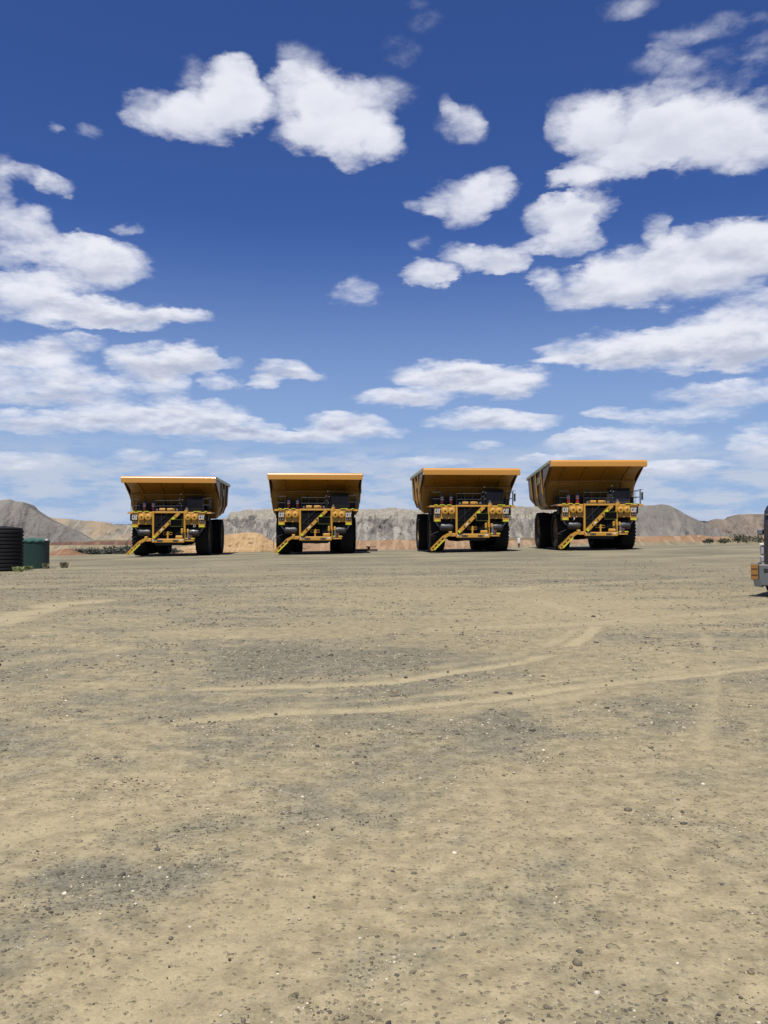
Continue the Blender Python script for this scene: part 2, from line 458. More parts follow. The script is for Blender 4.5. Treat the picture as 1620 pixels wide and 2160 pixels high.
PATCHES = [ # px, py, rx, ry, value (+ sand, - grey gravel)
 (1130,1262,170,26,.8),(1260,1275,120,18,.6),(1420,1300,140,20,.4),(1200,1400,120,22,.35),(1480,1420,110,25,.5),(1130,1440,140,25,.5),
 (1040,1340,150,18,.35),(200,1290,120,16,.4),(120,1265,90,8,.5),(400,1385,90,16,.4),(660,1520,200,22,.7),(900,1505,140,18,.5),
 (110,1740,140,60,.9),(330,1700,90,30,.5),(480,1690,120,25,.4),(560,1870,120,60,.7),(420,2020,160,60,.8),(330,2120,120,40,.6),
 (1030,1660,160,40,.7),(1200,1730,150,40,.8),(1480,1850,140,90,.9),(1330,1980,130,60,.5),(1000,2060,130,50,.5),(1150,2000,70,30,.4),(1560,2060,80,80,.6),(690,1920,90,50,.5),(1300,1600,140,30,.4),(200,1560,150,25,.4),(920,1840,60,30,.3),
 (560,1392,120,26,-1.1),(600,1380,70,16,-.6),(870,1395,70,22,-.9),(810,1462,140,16,-.9),(770,1530,130,24,-1.0),(1000,1530,220,32,-.9),(1090,1545,90,20,-.7),(1440,1510,70,22,-.7),
 (960,1440,120,14,-.6),(1100,1350,120,12,-.4),(820,1610,160,26,-.5),(640,1730,170,60,-.8),(560,1690,110,40,-.6),(420,1730,60,20,-.6),
 (300,1850,130,30,-.6),(220,1830,90,24,-.7),(400,1860,120,40,-.6),(620,1830,120,30,-.5),(850,1720,70,60,-.5),(940,1690,100,50,-.8),(960,1880,50,40,-.6),(1130,1920,70,50,-.6),(760,2060,90,70,-.6),
 (1490,1665,60,28,-.9),(1430,1700,60,30,-.6),(1250,2080,130,50,-.5),(60,1660,90,30,-.6),(60,2120,80,40,-.4),(160,1950,140,40,-.4),(340,1345,150,16,-.45),(160,1330,90,14,-.4),
 (1000,1215,250,10,-.4),(1400,1240,200,12,-.4),(300,1215,250,10,-.45),(600,1270,200,18,-.35),(470,1310,200,14,-.35),(1120,1240,120,8,-.4),(120,1430,200,20,-.35),
]
def surface_masks(x, y):
    """sand (+) to grey gravel (-) and wheel-track masks for ground points"""
    yy = np.maximum(y, 1.0)
    warp = nfbm(x*0.9, y*0.9, 31, 4) - 0.5; warp2 = nfbm(x*0.9+40, y*0.9, 37, 4) - 0.5
    sc = np.clip(yy/8.0, 0.4, 6.0)
    wx = x + warp*0.7*sc; wy = y + warp2*0.7*sc
    v = (nfbm(x*0.16, y*0.55, 11, 6, 0.6) - 0.5)*2.4 + (nfbm(x*0.9, y*1.9, 12, 5, 0.62) - 0.5)*1.6 + 0.22*nsmooth(y, 3.5, 8.0)
    dg = (x*0.80 - y*0.60); dp = (x*0.60 + y*0.80)
    v = v + (nfbm(dg*1.25, dp*0.38, 91, 6, 0.68) - 0.5)*2.2*(1-nsmooth(y, 6, 13))
    v = v + (nfbm(x*2.6, y*3.4, 95, 4, 0.65) - 0.5)*1.5*(1-nsmooth(y, 8, 22)) + 0.10
    for (px, py, rx, ry, s) in PATCHES:
        cx, cy = gpt(px, py); rX = rx*cy/F_PX; rY = cy*cy*ry/(F_PX*EYE)
        q = ((wx-cx)/rX)**2 + ((wy-cy)/rY)**2
        v = v + (s*0.85 if s > 0 else s*0.58)*np.exp(-q*0.9)
    tr = np.zeros_like(v); edge = np.zeros_like(v)
    for (pl, w, s) in TRACKS:
        pts = [gpt(*p) for p in pl]
        best = np.full_like(v, 1e9)
        for (ax, ay), (bx, by) in zip(pts[:-1], pts[1:]):
            dx, dy = bx-ax, by-ay; L = dx*dx+dy*dy
            t = np.clip(((x-ax)*dx+(y-ay)*dy)/L, 0, 1)
            best = np.minimum(best, np.hypot(x-ax-t*dx, y-ay-t*dy))
        best = best + (nfbm(x*3, y*3, 51, 3)-0.5)*w*0.9
        brk = nsmooth(nfbm(x*0.8, y*0.8, 53, 3), 0.30, 0.52)
        tr = np.maximum(tr, s*brk*(1-nsmooth(best, w*0.4, w*2.4)))
        edge = np.maximum(edge, s*brk*np.exp(-((best-w*1.45)/(w*0.35))**2))
    return v, tr, edge

def build_ground():
    # rows in y, columns fan out with distance so that nearby ground is fine and far ground coarse: one sheet
    ys = np.concatenate([[-3000,-600,-150,-50,-20,-8,-3,-1,0.3,1.0], np.exp(np.linspace(math.log(1.4), math.log(110), 470)), [125,150,190,250,350,520,900,1600,3000,5000]])
    u = np.linspace(-1, 1, 361)
    xs = 0.72*u + 9.0*np.sign(u)*np.maximum(np.abs(u)-0.86, 0)**2*6 + 500*np.sign(u)*np.maximum(np.abs(u)-0.95,0)**2
    Y = np.repeat(ys[:, None], len(u), 1)
    X = xs[None, :] * (np.maximum(Y, 0) + 1.6)
    far = np.sign(u)*np.maximum(np.abs(u)-0.97, 0)/0.03*4000
    X = X + far[None, :]
    x = X.ravel(); y = Y.ravel()
    v, tr, edge = surface_masks(x, y)
    z = gz(x, y)
    near = 1 - nsmooth(np.hypot(x, y), 25, 60)
    z = z + near*((nfbm(x*2.2, y*2.2, 61, 3)-0.5)*0.028 + (nfbm(x*11, y*11, 62, 3)-0.5)*0.012 - tr*0.012 + edge*0.008)
    # far beyond the yard the land lies lower
    z = np.where(y < 0, -0.02, z)
    nr, nc = X.shape
    idx = np.arange(nr*nc).reshape(nr, nc)
    f = np.stack([idx[:-1,:-1].ravel(), idx[:-1,1:].ravel(), idx[1:,1:].ravel(), idx[1:,:-1].ravel()], 1)
    m, nt, bs = new_mat('yard_dirt')
    o = np_mesh('ground', np.stack([x, y, z], 1), f, m)
    at_ = o.data.attributes.new('blend', 'FLOAT', 'POINT'); at_.data.foreach_set('value', np.clip(v*0.5+0.5, -1, 2).astype(np.float32))
    at_ = o.data.attributes.new('track', 'FLOAT', 'POINT'); at_.data.foreach_set('value', tr.astype(np.float32))
    at_ = o.data.attributes.new('rut', 'FLOAT', 'POINT'); at_.data.foreach_set('value', edge.astype(np.float32))
    # material: sandy dirt, grey crushed rock, compacted wheel tracks
    co = nt.node('ShaderNodeTexCoord').outputs['Object']
    def attr(n): return nt.node('ShaderNodeAttribute', attribute_name=n).outputs['Fac']
    B = attr('blend'); T = attr('track'); RU = attr('rut')
    s = nt.sep(co)
    n_mid = nt.noise(co, 3.2, 6, 0.62); n_fine = nt.noise(co, 26.0, 5, 0.68); n_big = nt.noise(co, 0.13, 3, 0.5)
    n_grit = nt.noise(co, 90.0, 3, 0.7)
    b = nt.math('ADD', B, nt.math('ADD', nt.math('MULTIPLY_ADD', n_mid, 0.9, -0.45), nt.math('MULTIPLY_ADD', n_fine, 1.1, -0.55)))
    sandy = nt.ramp(nt.smooth(b, 0.10, 1.05), [(0.0, (0.235, 0.220, 0.185)), (0.30, (0.285, 0.260, 0.208)), (0.60, (0.345, 0.305, 0.222)), (1.0, (0.410, 0.352, 0.245))])
    col = nt.mix(nt.math('MULTIPLY', nt.smooth(n_big, 0.42, 0.62), 0.30), sandy, (0.270, 0.235, 0.175, 1))
    # stones pressed into the surface: two sizes of cells, a few pale, more dark
    vor = nt.node('ShaderNodeTexVoronoi'); nt.put(vor.inputs['Vector'], nt.vmath('MULTIPLY_ADD', nt.noise(co, 30, 2, .5, out='Color'), (.035,.035,.0), co)); vor.inputs['Scale'].default_value = 42.0
    vs = nt.sep(vor.outputs['Color'])
    stone = nt.smooth(vor.outputs['Distance'], 0.42, 0.26)
    gravelly = nt.smooth(b, 0.85, 0.15)
    pres = nt.math('MULTIPLY', stone, nt.smooth(nt.math('ADD', vs[0], nt.math('MULTIPLY', gravelly, 0.55)), 0.62, 0.74))
    scol = nt.ramp(vs[1], [(0.0, (0.050, 0.048, 0.050)), (0.45, (0.105, 0.100, 0.094)), (0.72, (0.20, 0.18, 0.15)), (0.88, (0.36, 0.32, 0.26)), (1.0, (0.62, 0.58, 0.50))])
    col = nt.mix(nt.math('MULTIPLY', pres, 0.52), col, scol)
    vor2 = nt.node('ShaderNodeTexVoronoi'); nt.put(vor2.inputs['Vector'], nt.vmath('MULTIPLY_ADD', nt.noise(co, 11, 3, .6, out='Color'), (.10,.10,.0), co)); vor2.inputs['Scale'].default_value = 15.0
    v2 = nt.sep(vor2.outputs['Color'])
    pres2 = nt.math('MULTIPLY', nt.smooth(vor2.outputs['Distance'], 0.30, 0.18), nt.smooth(v2[0], 0.80, 0.86))
    scol2 = nt.ramp(v2[1], [(0.0, (0.060, 0.056, 0.055)), (0.6, (0.13, 0.12, 0.11)), (0.85, (0.30, 0.26, 0.2)), (1.0, (0.55, 0.5, 0.42))])
    col = nt.mix(nt.math('MULTIPLY', pres2, 0.30), col, scol2)
    mo = nt.math('MULTIPLY_ADD', nt.smooth(nt.noise(co, 7.0, 8, 0.74), 0.34, 0.66), 0.46, 0.77)
    col = nt.mix(1.0, col, nt.comb(mo, mo, mo), 'MULTIPLY')
    tcol = nt.mix(nt.smooth(n_fine, 0.35, 0.7), (0.45, 0.39, 0.27, 1), (0.54, 0.47, 0.33, 1))
    col = nt.mix(nt.math('MULTIPLY', T, nt.smooth(n_mid, 0.28, 0.56, 0.60, 1.0)), col, tcol)
    col = nt.mix(nt.math('MULTIPLY', RU, nt.math('MULTIPLY', n_fine, 0.55)), col, (0.125, 0.108, 0.085, 1))
    g2 = nt.math('MULTIPLY_ADD', n_grit, 0.7, 0.65)
    col = nt.mix(1.0, col, nt.comb(g2, g2, g2), 'MULTIPLY')
    farm = nt.smooth(s[1], 18.0, 55.0)
    streak = nt.noise(nt.comb(nt.math('MULTIPLY', s[0], 0.16), nt.math('MULTIPLY', s[1], 0.26), 0), 1.0, 5, 0.6)
    farc = nt.ramp(nt.smooth(streak, 0.34, 0.66), [(0, (0.190, 0.178, 0.145)), (0.5, (0.255, 0.235, 0.185)), (1, (0.370, 0.335, 0.255))])
    col = nt.mix(nt.math('MULTIPLY', farm, 0.75), col, farc)
    lie = nt.smooth(s[1], 86.0, 96.0)
    col = nt.mix(lie, col, (0.20, 0.16, 0.105, 1))
    col = nt.mix(1.0, col, (ALB*0.95, ALB*0.93, ALB*0.825, 1), 'MULTIPLY')
    nt.put(bs.inputs['Base Color'], col); bs.inputs['Roughness'].default_value = 0.95; bs.inputs['Specular IOR Level'].default_value = 0.15
    hgt = nt.math('ADD', nt.math('MULTIPLY', n_fine, 0.5), nt.math('ADD', nt.math('MULTIPLY', pres, 0.45), nt.math('ADD', nt.math('MULTIPLY', pres2, 0.8), nt.math('MULTIPLY', n_grit, 0.22))))
    bp = nt.node('ShaderNodeBump'); nt.put(bp.inputs['Height'], hgt); bp.inputs['Distance'].default_value = 0.018; bp.inputs['Strength'].default_value = 0.75
    nt.l.new(bp.outputs[0], bs.inputs['Normal'])
    tag(o, 'sandy gravel yard crossed by wheel tracks', kind='structure')
    return o
build_ground()

# ---- loose stones lying on the yard
def build_stones():
    rng = np.random.default_rng(3)
    t = (1+5**.5)/2
    iv = np.array([(-1,t,0),(1,t,0),(-1,-t,0),(1,-t,0),(0,-1,t),(0,1,t),(0,-1,-t),(0,1,-t),(t,0,-1),(t,0,1),(-t,0,-1),(-t,0,1)], float)
    iv /= np.linalg.norm(iv[0])
    ifc = np.array([(0,11,5),(0,5,1),(0,1,7),(0,7,10),(0,10,11),(1,5,9),(5,11,4),(11,10,2),(10,7,6),(7,1,8),(3,9,4),(3,4,2),(3,2,6),(3,6,8),(3,8,9),(4,9,5),(2,4,11),(6,2,10),(8,6,7),(9,8,1)])
    N = 230000
    y = np.exp(rng.uniform(math.log(2.0), math.log(70), N)); x = rng.uniform(-1, 1, N)*(0.52*y+0.6)
    v, tr, ed = surface_masks(x, y)
    clump = 0.55*nfbm(x*3, y*3, 71, 3)+0.45*nfbm(x*0.7, y*1.2, 77, 3)
    keep = rng.uniform(0, 1, N) < (1-nsmooth(y,22,55)*.9)*np.clip(0.30 - v*0.42 + (clump-0.5)*2.0 - tr*0.6 + ed*0.25, 0.03, 1)
    x, y, v = x[keep], y[keep], v[keep]; n = len(x)
    r = np.maximum(0.0032, 0.0012+y*0.00050) * np.exp(rng.normal(0, 0.48, n)); r = np.minimum(r, 0.022)
    big = rng.uniform(0, 1, n) < 0.018; r[big] *= rng.uniform(1.4, 2.4, big.sum())
    sc = np.stack([r*rng.uniform(.8,1.5,n), r*rng.uniform(.8,1.4,n), r*rng.uniform(.45,.95,n)], 1)
    ang = rng.uniform(0, 6.283, n); ca, sa = np.cos(ang), np.sin(ang)
    P = iv[None]*rng.uniform(.72, 1.2, (n, 12, 1)) * sc[:, None, :]
    X = P[...,0]*ca[:,None] - P[...,1]*sa[:,None]; Yv = P[...,0]*sa[:,None] + P[...,1]*ca[:,None]
    z0 = gz(x, y) + (nfbm(x*2.2, y*2.2, 61, 3)-0.5)*0.028*(1-nsmooth(np.hypot(x,y),25,60))
    V = np.stack([X + x[:,None], Yv + y[:,None], P[...,2] + (z0 + sc[:,2]*0.12)[:,None]], 2).reshape(-1, 3)
    Fc = (ifc[None] + (np.arange(n)*12)[:,None,None]).reshape(-1, 3)
    m, nt, bs = new_mat('loose_stone')
    o = np_mesh('gravel', V, Fc, m, smooth=False)
    k = rng.uniform(0, 1, n)
    pal = np.array([(0.070,.066,.064),(0.11,.10,.090),(0.16,.145,.12),(0.19,.165,.13),(0.26,.22,.155),(0.42,.38,.31),(0.66,.62,.54)])
    w = np.array([.06,.13,.17,.20,.17,.15,.12]); ci = np.searchsorted(np.cumsum(w), k*0.999)
    ci = np.where((r > np.median(r)*2.2) & (ci > 4), 1, ci)
    colr = ALB*np.array([1.04,1,.9])*pal[ci]*rng.uniform(.8, 1.2, (n,1))
    a = o.data.attributes.new('stone', 'FLOAT_COLOR', 'POINT')
    a.data.foreach_set('color', np.concatenate([np.repeat(colr, 12, 0), np.ones((n*12,1))], 1).astype(np.float32).ravel())
    nt.l.new(nt.node('ShaderNodeAttribute', attribute_name='stone').outputs['Color'], bs.inputs['Base Color'])
    bs.inputs['Roughness'].default_value = 0.85; bs.inputs['Specular IOR Level'].default_value = 0.3
    tag(o, 'small loose stones scattered over the dirt yard', 'gravel', kind='stuff')
    print('stones', n)
build_stones()
# ------------------------------------------------------------------ hills, spoil heaps and dirt banks
def hill_mat(name, low, high, pale, zsplit=None, top=None, tan=None, scale=0.12, dark=None, bump=0.8):
    m, nt, bs = new_mat(name)
    co = nt.node('ShaderNodeTexCoord').outputs['Object']; s = nt.sep(co)
    n1 = nt.noise(co, scale, 6, 0.6); n2 = nt.noise(co, scale*6, 5, 0.65)
    down = nt.noise(nt.comb(nt.math('MULTIPLY', s[0], scale*2.4), 0.0, nt.math('MULTIPLY', s[2], scale*0.9)), 1.0, 4, 0.55, dist=0.6)
    c = nt.mix(nt.smooth(n1, 0.38, 0.62), c4(low), c4(high))
    c = nt.mix(nt.math('MULTIPLY', nt.smooth(down, 0.50, 0.60), 0.65), c, c4(pale))
    c = nt.mix(nt.math('MULTIPLY', nt.smooth(n2, 0.56, 0.66), 0.6), c, c4(pale))
    if tan is not None:
        c = nt.mix(nt.math('MULTIPLY', nt.smooth(nt.noise(nt.comb(nt.math('MULTIPLY', s[0], 0.035), 0.0, nt.math('MULTIPLY', s[2], 0.05)), 1.0, 3, 0.5, dist=1.0), 0.46, 0.60), 0.85), c, c4(tan))
    if zsplit is not None:
        zz = nt.math('ADD', s[2], nt.math('MULTIPLY_ADD', n2, 2.4, -1.2))
        tc = nt.mix(nt.smooth(n2, 0.42, 0.60), c4(tuple(v*0.80 for v in top)), c4(top))
        c = nt.mix(nt.smooth(zz, zsplit-0.35, zsplit+0.35), c, tc)
        if dark is not None:
            dk = nt.noise(nt.comb(nt.math('MULTIPLY', s[0], 0.085), 0.0, nt.math('MULTIPLY', s[2], 0.10)), 1.0, 4, 0.5)
            c = nt.mix(nt.math('MULTIPLY', nt.smooth(dk, 0.57, 0.62), nt.smooth(zz, zsplit-1.2, zsplit-0.4, 0, .85)), c, c4(dark))
    c = nt.mix(1.0, c, (ALB*1.26, ALB*1.24, ALB*1.22, 1), 'MULTIPLY')
    nt.put(bs.inputs['Base Color'], c); bs.inputs['Roughness'].default_value = 0.96; bs.inputs['Specular IOR Level'].default_value = 0.1
    bp = nt.node('ShaderNodeBump'); nt.put(bp.inputs['Height'], nt.math('ADD', n2, nt.math('MULTIPLY', down, 1.2))); bp.inputs['Distance'].default_value = bump; bp.inputs['Strength'].default_value = 0.8
    nt.l.new(bp.outputs[0], bs.inputs['Normal'])
    return m

def ridge(name, label, prof, D, mat, zb, run=None, step=1.6, rough=0.6, gully=1.0, seed=1, kind='structure', cat=None, back=1.0, rows=26, crest=0.25):
    """hill whose crest meets the photo's skyline `prof` at distance D, with a sloped, gullied face down to zb"""
    px0, px1 = prof[0][0], prof[-1][0]
    n = max(8, int((px1-px0)/step)+1)
    px = np.linspace(px0, px1, n); py = np.interp(px, [p[0] for p in prof], [p[1] for p in prof])
    dirs = np.array([tuple(pix_dir(a, b)) for a, b in zip(px, py)])
    k = D / dirs[:,1]
    xc = dirs[:,0]*k; zc = EYE + dirs[:,2]*k
    zc = zc + crest*(nfbm(xc*0.35, xc*0+seed, seed+3, 4)-0.5)*2*(D/250.0)
    zc = np.maximum(zc, zb+0.02)
    h = zc - zb
    runs = h/math.tan(R(33)) if run is None else np.full(n, run) * np.clip(h/np.max(h), .15, 1)
    ts = np.concatenate([np.linspace(0, 1, rows), [1.15, 1.6, 2.6]])
    V = []
    for t in ts:
        if t <= 1:
            y = D - runs*(1-t); z = zb + h*t
            prof_sag = -0.10*h*np.sin(math.pi*t)*0.6
            g = (nfbm(xc*0.16*250/D, xc*0+t*1.2+seed, seed, 4)-0.5)*2*gully*runs*0.34*math.sin(math.pi*min(1, t*1.0))**0.7
            y = y + g + (nfbm(xc*0.9*250/D, np.full(n, t*9.0)+seed, seed+9, 4)-0.5)*rough*runs*0.22*math.sin(math.pi*t)
            z = z + prof_sag + (nfbm(xc*1.5*250/D, np.full(n, t*14.0), seed+19, 3)-0.5)*rough*h*0.05*math.sin(math.pi*t)
        else:
            y = D + (t-1)*runs*back + 2*(t-1); z = zb + h*(1 - 0.06*(t-1)**1.0) - (0.9*h if t > 2.5 else 0)
        kx = y / D
        V.append(np.stack([xc*(0.5+0.5*kx), y, z], 1))
    nr = len(ts); V = np.concatenate(V)
    V[:n, 2] -= 1.2
    idx = np.arange(nr*n).reshape(nr, n)
    f = np.stack([idx[:-1,:-1].ravel(), idx[:-1,1:].ravel(), idx[1:,1:].ravel(), idx[1:,:-1].ravel()], 1)
    o = np_mesh(name, V, f, mat)
    tag(o, label, cat, kind=kind)
    return o

grey_m = hill_mat('grey_spoil', (0.150,0.142,0.134), (0.180,0.170,0.160), (0.23,0.218,0.198))
mid_m = hill_mat('bench_spoil', (0.150,0.143,0.134), (0.200,0.190,0.175), (0.34,0.32,0.285), zsplit=5.6, top=(0.36,0.335,0.285), bump=1.8, dark=(0.10,0.095,0.095))
tan_m = hill_mat('tan_spoil', (0.20,0.185,0.16), (0.25,0.225,0.185), (0.36,0.32,0.25), tan=(0.33,0.26,0.18))
right_m = hill_mat('brown_spoil', (0.165,0.142,0.122), (0.20,0.165,0.14), (0.27,0.22,0.18))
cone_m = hill_mat('tipped_spoil', (0.185,0.176,0.160), (0.24,0.228,0.205), (0.42,0.40,0.355), scale=0.2, bump=1.2)
far_m = hill_mat('far_scrub', (0.035,0.045,0.05), (0.05,0.06,0.065), (0.06,0.07,0.07))

ridge('far_hill', 'distant wooded ridge on the horizon', [(-400,1108),(300,1106),(900,1104),(1300,1101),(1440,1098),(1490,1099),(1560,1102),(2000,1107)], 2600, far_m, -20, run=300, seed=4, gully=.3)
ridge('spoil_hill', 'pale tan terraced spoil bank left of the trucks', [(40,1092),(70,1088),(100,1091),(150,1095),(190,1098),(228,1101),(234,1105),(246,1108),(280,1106),(340,1104),(400,1102),(460,1100),(520,1099)], 320, tan_m, -4.5, seed=12, gully=1.1, crest=.3)
ridge('spoil_hill', 'long flat topped grey spoil bank behind the trucks', [(395,1106),(440,1100),(470,1095),(480,1092),(487,1081),(500,1076),(530,1075),(560,1075),(600,1073),(650,1072),(740,1073),(768,1074),(820,1072),(880,1074),(900,1072),(980,1070),(1040,1068),(1080,1067),(1130,1067),(1200,1068),(1300,1072),(1360,1085)], 280, mid_m, -4.0, seed=23, gully=1.1, crest=.6, rough=1.15)
ridge('spoil_hill', 'smooth rounded grey spoil heap at the left edge', [(-260,1120),(-160,1085),(-60,1063),(0,1056),(20,1053),(34,1057),(50,1059),(62,1071),(80,1082),(100,1094),(130,1108),(160,1121),(180,1131),(205,1146)], 200, grey_m, -3.6, seed=31, gully=.5, crest=.12)
ridge('spoil_hill', 'rounded grey spoil heap right of the last truck', [(1200,1128),(1240,1100),(1290,1078),(1340,1067),(1380,1066),(1396,1063),(1412,1066),(1430,1075),(1450,1087),(1466,1094),(1485,1103),(1520,1119),(1570,1138)], 230, grey_m, -3.0, seed=44, gully=.7, crest=.12)
ridge('spoil_hill', 'brown spoil hill at the right edge', [(1425,1138),(1470,1118),(1492,1106),(1500,1099),(1510,1094),(1536,1096),(1548,1087),(1560,1085),(1620,1084),(1720,1078),(1800,1088),(1900,1120)], 260, right_m, -3.0, seed=52, gully=.9, crest=.15)
for i, (pk, top, wl, wr, D) in enumerate([(470,1097,60,70,262),(548,1101,60,60,258),(612,1099,50,60,262),(770,1098,60,75,258),(838,1111,45,55,248),(905,1099,60,60,262),(1012,1100,60,60,262),(1108,1094,60,60,262),(1180,1098,60,60,262),(700,1102,50,50,255),(420,1104,50,40,262)]):
    ridge('spoil_cone', 'tipped cone of grey spoil at the foot of the bank', [(pk-wl,1139),(pk-wl*.45,(top*1.1+1139*.9)/2),(pk-6,top+1),(pk+5,top),(pk+wr*.5,(top+1139)/2),(pk+wr,1140)], D, cone_m, -3.8, seed=60+i*3, gully=.8, rough=.9, crest=.2, rows=18)

berm_m = hill_mat('red_dirt', (0.24,0.145,0.090), (0.29,0.185,0.115), (0.36,0.27,0.18), scale=0.5, bump=0.25)
strip_m = hill_mat('dry_verge', (0.175,0.155,0.105), (0.23,0.195,0.13), (0.30,0.26,0.18), scale=0.6, bump=0.2)
dred_m = hill_mat('dark_red_dirt', (0.115,0.065,0.052), (0.15,0.085,0.06), (0.22,0.14,0.10), scale=0.4, bump=0.2)
sand_m = hill_mat('orange_dirt', (0.38,0.255,0.135), (0.44,0.30,0.165), (0.50,0.36,0.22), scale=0.8, bump=0.22)
ridge('dirt_berm', 'low reddish dirt bank behind the yard', [(560,1152),(620,1146),(700,1143),(750,1141),(845,1139),(890,1140),(1000,1139),(1100,1139),(1240,1137),(1345,1133),(1400,1132),(1480,1130),(1560,1132),(1640,1136),(1800,1138)], 108, berm_m, -1.3, run=5, seed=71, gully=.9, rough=1.2, crest=.45, rows=12)
ridge('dirt_berm', 'olive dry verge below the red bank', [(1060,1153),(1120,1149),(1300,1146),(1345,1143),(1500,1142),(1640,1141),(1800,1141)], 98, strip_m, -0.9, run=4, seed=76, gully=.4, crest=.10, rows=10)
ridge('dirt_berm', 'dark red dirt bank left of the trucks', [(-200,1143),(60,1144),(110,1143),(160,1141.5),(280,1141),(430,1143),(560,1146),(640,1149)], 150, dred_m, -2.4, run=5, seed=82, gully=.8, crest=.35, rows=10)
ridge('dirt_berm', 'pale sandy strip below the dark red bank', [(-200,1150),(120,1150),(280,1149.5),(450,1150),(600,1152)], 122, strip_m, -2.2, run=6, seed=85, gully=.3, crest=.10, rows=10)
ridge('dirt_pile', 'orange sandy dirt pile between the two left dump trucks', [(318,1166),(360,1158),(420,1148),(445,1140),(468,1131),(490,1125),(515,1123),(540,1123),(553,1127),(566,1137),(585,1144),(612,1151),(640,1160)], 90, sand_m, -0.55, run=3.2, seed=91, gully=.8, rough=1.3, crest=.35, rows=16, kind=None, cat='dirt pile')
ridge('dirt_pile', 'small red brown dirt mound beside the green tank', [(88,1173),(100,1168),(116,1162),(132,1158),(146,1160),(160,1166),(180,1172)], 80, hill_mat('rust_dirt', (0.20,0.105,0.062), (0.25,0.14,0.085), (0.33,0.24,0.16), scale=0.8, bump=0.2), -0.75, run=2.0, seed=95, gully=.4, crest=.05, rows=12, kind=None, cat='dirt mound')
# ------------------------------------------------------------------ haul trucks
YEL = paint('machine_yellow', (0.68, 0.345, 0.030), 0.42, dirt=0.18, dirtcol=(0.42,0.27,0.12), coat=0.15)
YEL_SHADED = paint('body_yellow_shaded', (0.47, 0.22, 0.018), 0.45, dirt=0.28, dirtcol=(0.27,0.165,0.07), coat=0.15)  # same yellow painted darker: shade of underside and flanks put into the colour
BLK = paint('black_steel', (0.016, 0.016, 0.018), 0.6, dirt=0.08, dirtcol=(0.06,0.05,0.04), spec=0.3)
GRL = paint('grille_black', (0.014, 0.015, 0.018), 0.7, dirt=0.08, spec=0.25, dirtcol=(0.07,0.065,0.06))
RUB = paint('tyre_rubber', (0.016, 0.016, 0.017), 0.85, dirt=0.22, dirtcol=(0.065,0.055,0.045), spec=0.25)
RIMM = paint('rim_yellow', (0.36, 0.19, 0.05), 0.6, dirt=0.4, dirtcol=(0.2,0.16,0.1))
REFL = paint('reflective_lime', (0.72, 0.82, 0.03), 0.35, dirt=0.05)
WHT = paint('white_paint', (0.80, 0.80, 0.80), 0.4, dirt=0.06)
RED = paint('red_paint', (0.42, 0.02, 0.02), 0.35, dirt=0.08)
BLU = paint('blue_paint', (0.03, 0.07, 0.28), 0.35, dirt=0.05)
SLV = paint('bare_metal', (0.45, 0.45, 0.46), 0.32, metal=0.8, dirt=0.2)
TNK = paint('tank_charcoal', (0.032, 0.034, 0.042), 0.5, dirt=0.15, coat=0.1)
RUBF = paint('flare_rubber', (0.028, 0.028, 0.03), 0.6, dirt=0.15)
ORG = paint('orange_mark', (0.80, 0.36, 0.05), 0.4, dirt=0.0)
BRD = paint('board_black', (0.004, 0.004, 0.004), 0.9, dirt=0.0, spec=0.05)
DRL = paint('dark_rail', (0.05, 0.05, 0.055), 0.45, dirt=0.1)
LIP = paint('lip_yellow', (0.66, 0.31, 0.04), 0.27, dirt=0.08, dirtcol=(0.42,0.28,0.13), coat=0.3)
MAR = paint('maroon_paint', (0.16, 0.04, 0.035), 0.45, dirt=0.2)
def glass_mat():
    m, nt, bs = new_mat('cab_glass')
    bs.inputs['Base Color'].default_value = (0.006, 0.012, 0.035, 1); bs.inputs['Roughness'].default_value = 0.12
    bs.inputs['Specular IOR Level'].default_value = 0.35
    return m
GLS = glass_mat()

def tyre_mesh(x0, x1, r=1.55, n=72):
    """one earthmover tyre, axis X, with chunky lugs"""
    w = x1-x0; mb = MB()
    prof = [(x0+w*.12, r*.60),(x0+w*.02, r*.68),(x0, r*.80),(x0+w*.04, r*.91),(x0+w*.14, r*.955),(x0+w*.5, r*.965),(x1-w*.14, r*.955),(x1-w*.04, r*.91),(x1, r*.80),(x1-w*.02, r*.68),(x1-w*.12, r*.60),(x1-w*.2,r*.57),(x0+w*.2,r*.57)]
    mb.lathe(prof, n, 'X', closed=True)
    k = 34
    for i in range(k):
        for sgn in (0, 1):
            a = 2*math.pi*(i + 0.5*sgn)/k
            ca, sa = math.cos(a), math.sin(a); da = 0.055
            xa, xb = (x0+w*.005, x0+w*.50) if sgn == 0 else (x0+w*.50, x1-w*.005)
            def P(x, rr, t): return (x, rr*math.cos(t), rr*math.sin(t))
            ri0 = r*.86 if sgn == 0 else r*.95; ri1 = r*.95 if sgn == 0 else r*.86
            ro0 = r*.965 if sgn == 0 else r*1.0; ro1 = r*1.0 if sgn == 0 else r*.965
            sk = 0.05
            vs = [P(xa,ri0,a-da),P(xb,ri1,a-da+sk),P(xb,ri1,a+da+sk),P(xa,ri0,a+da),P(xa,ro0,a-da*.8),P(xb,ro1,a-da*.8+sk),P(xb,ro1,a+da*.8+sk),P(xa,ro0,a+da*.8)]
            if sgn == 1: vs = [P(xb,ri1,a-da),P(xa,ri0,a-da+sk),P(xa,ri0,a+da+sk),P(xb,ri1,a+da),P(xb,ro1,a-da*.8),P(xa,ro0,a-da*.8+sk),P(xa,ro0,a+da*.8+sk),P(xb,ro1,a+da*.8)]
            mb.add(vs, [(0,3,2,1),(4,5,6,7),(0,1,5,4),(1,2,6,5),(2,3,7,6),(3,0,4,7)])
    return mb
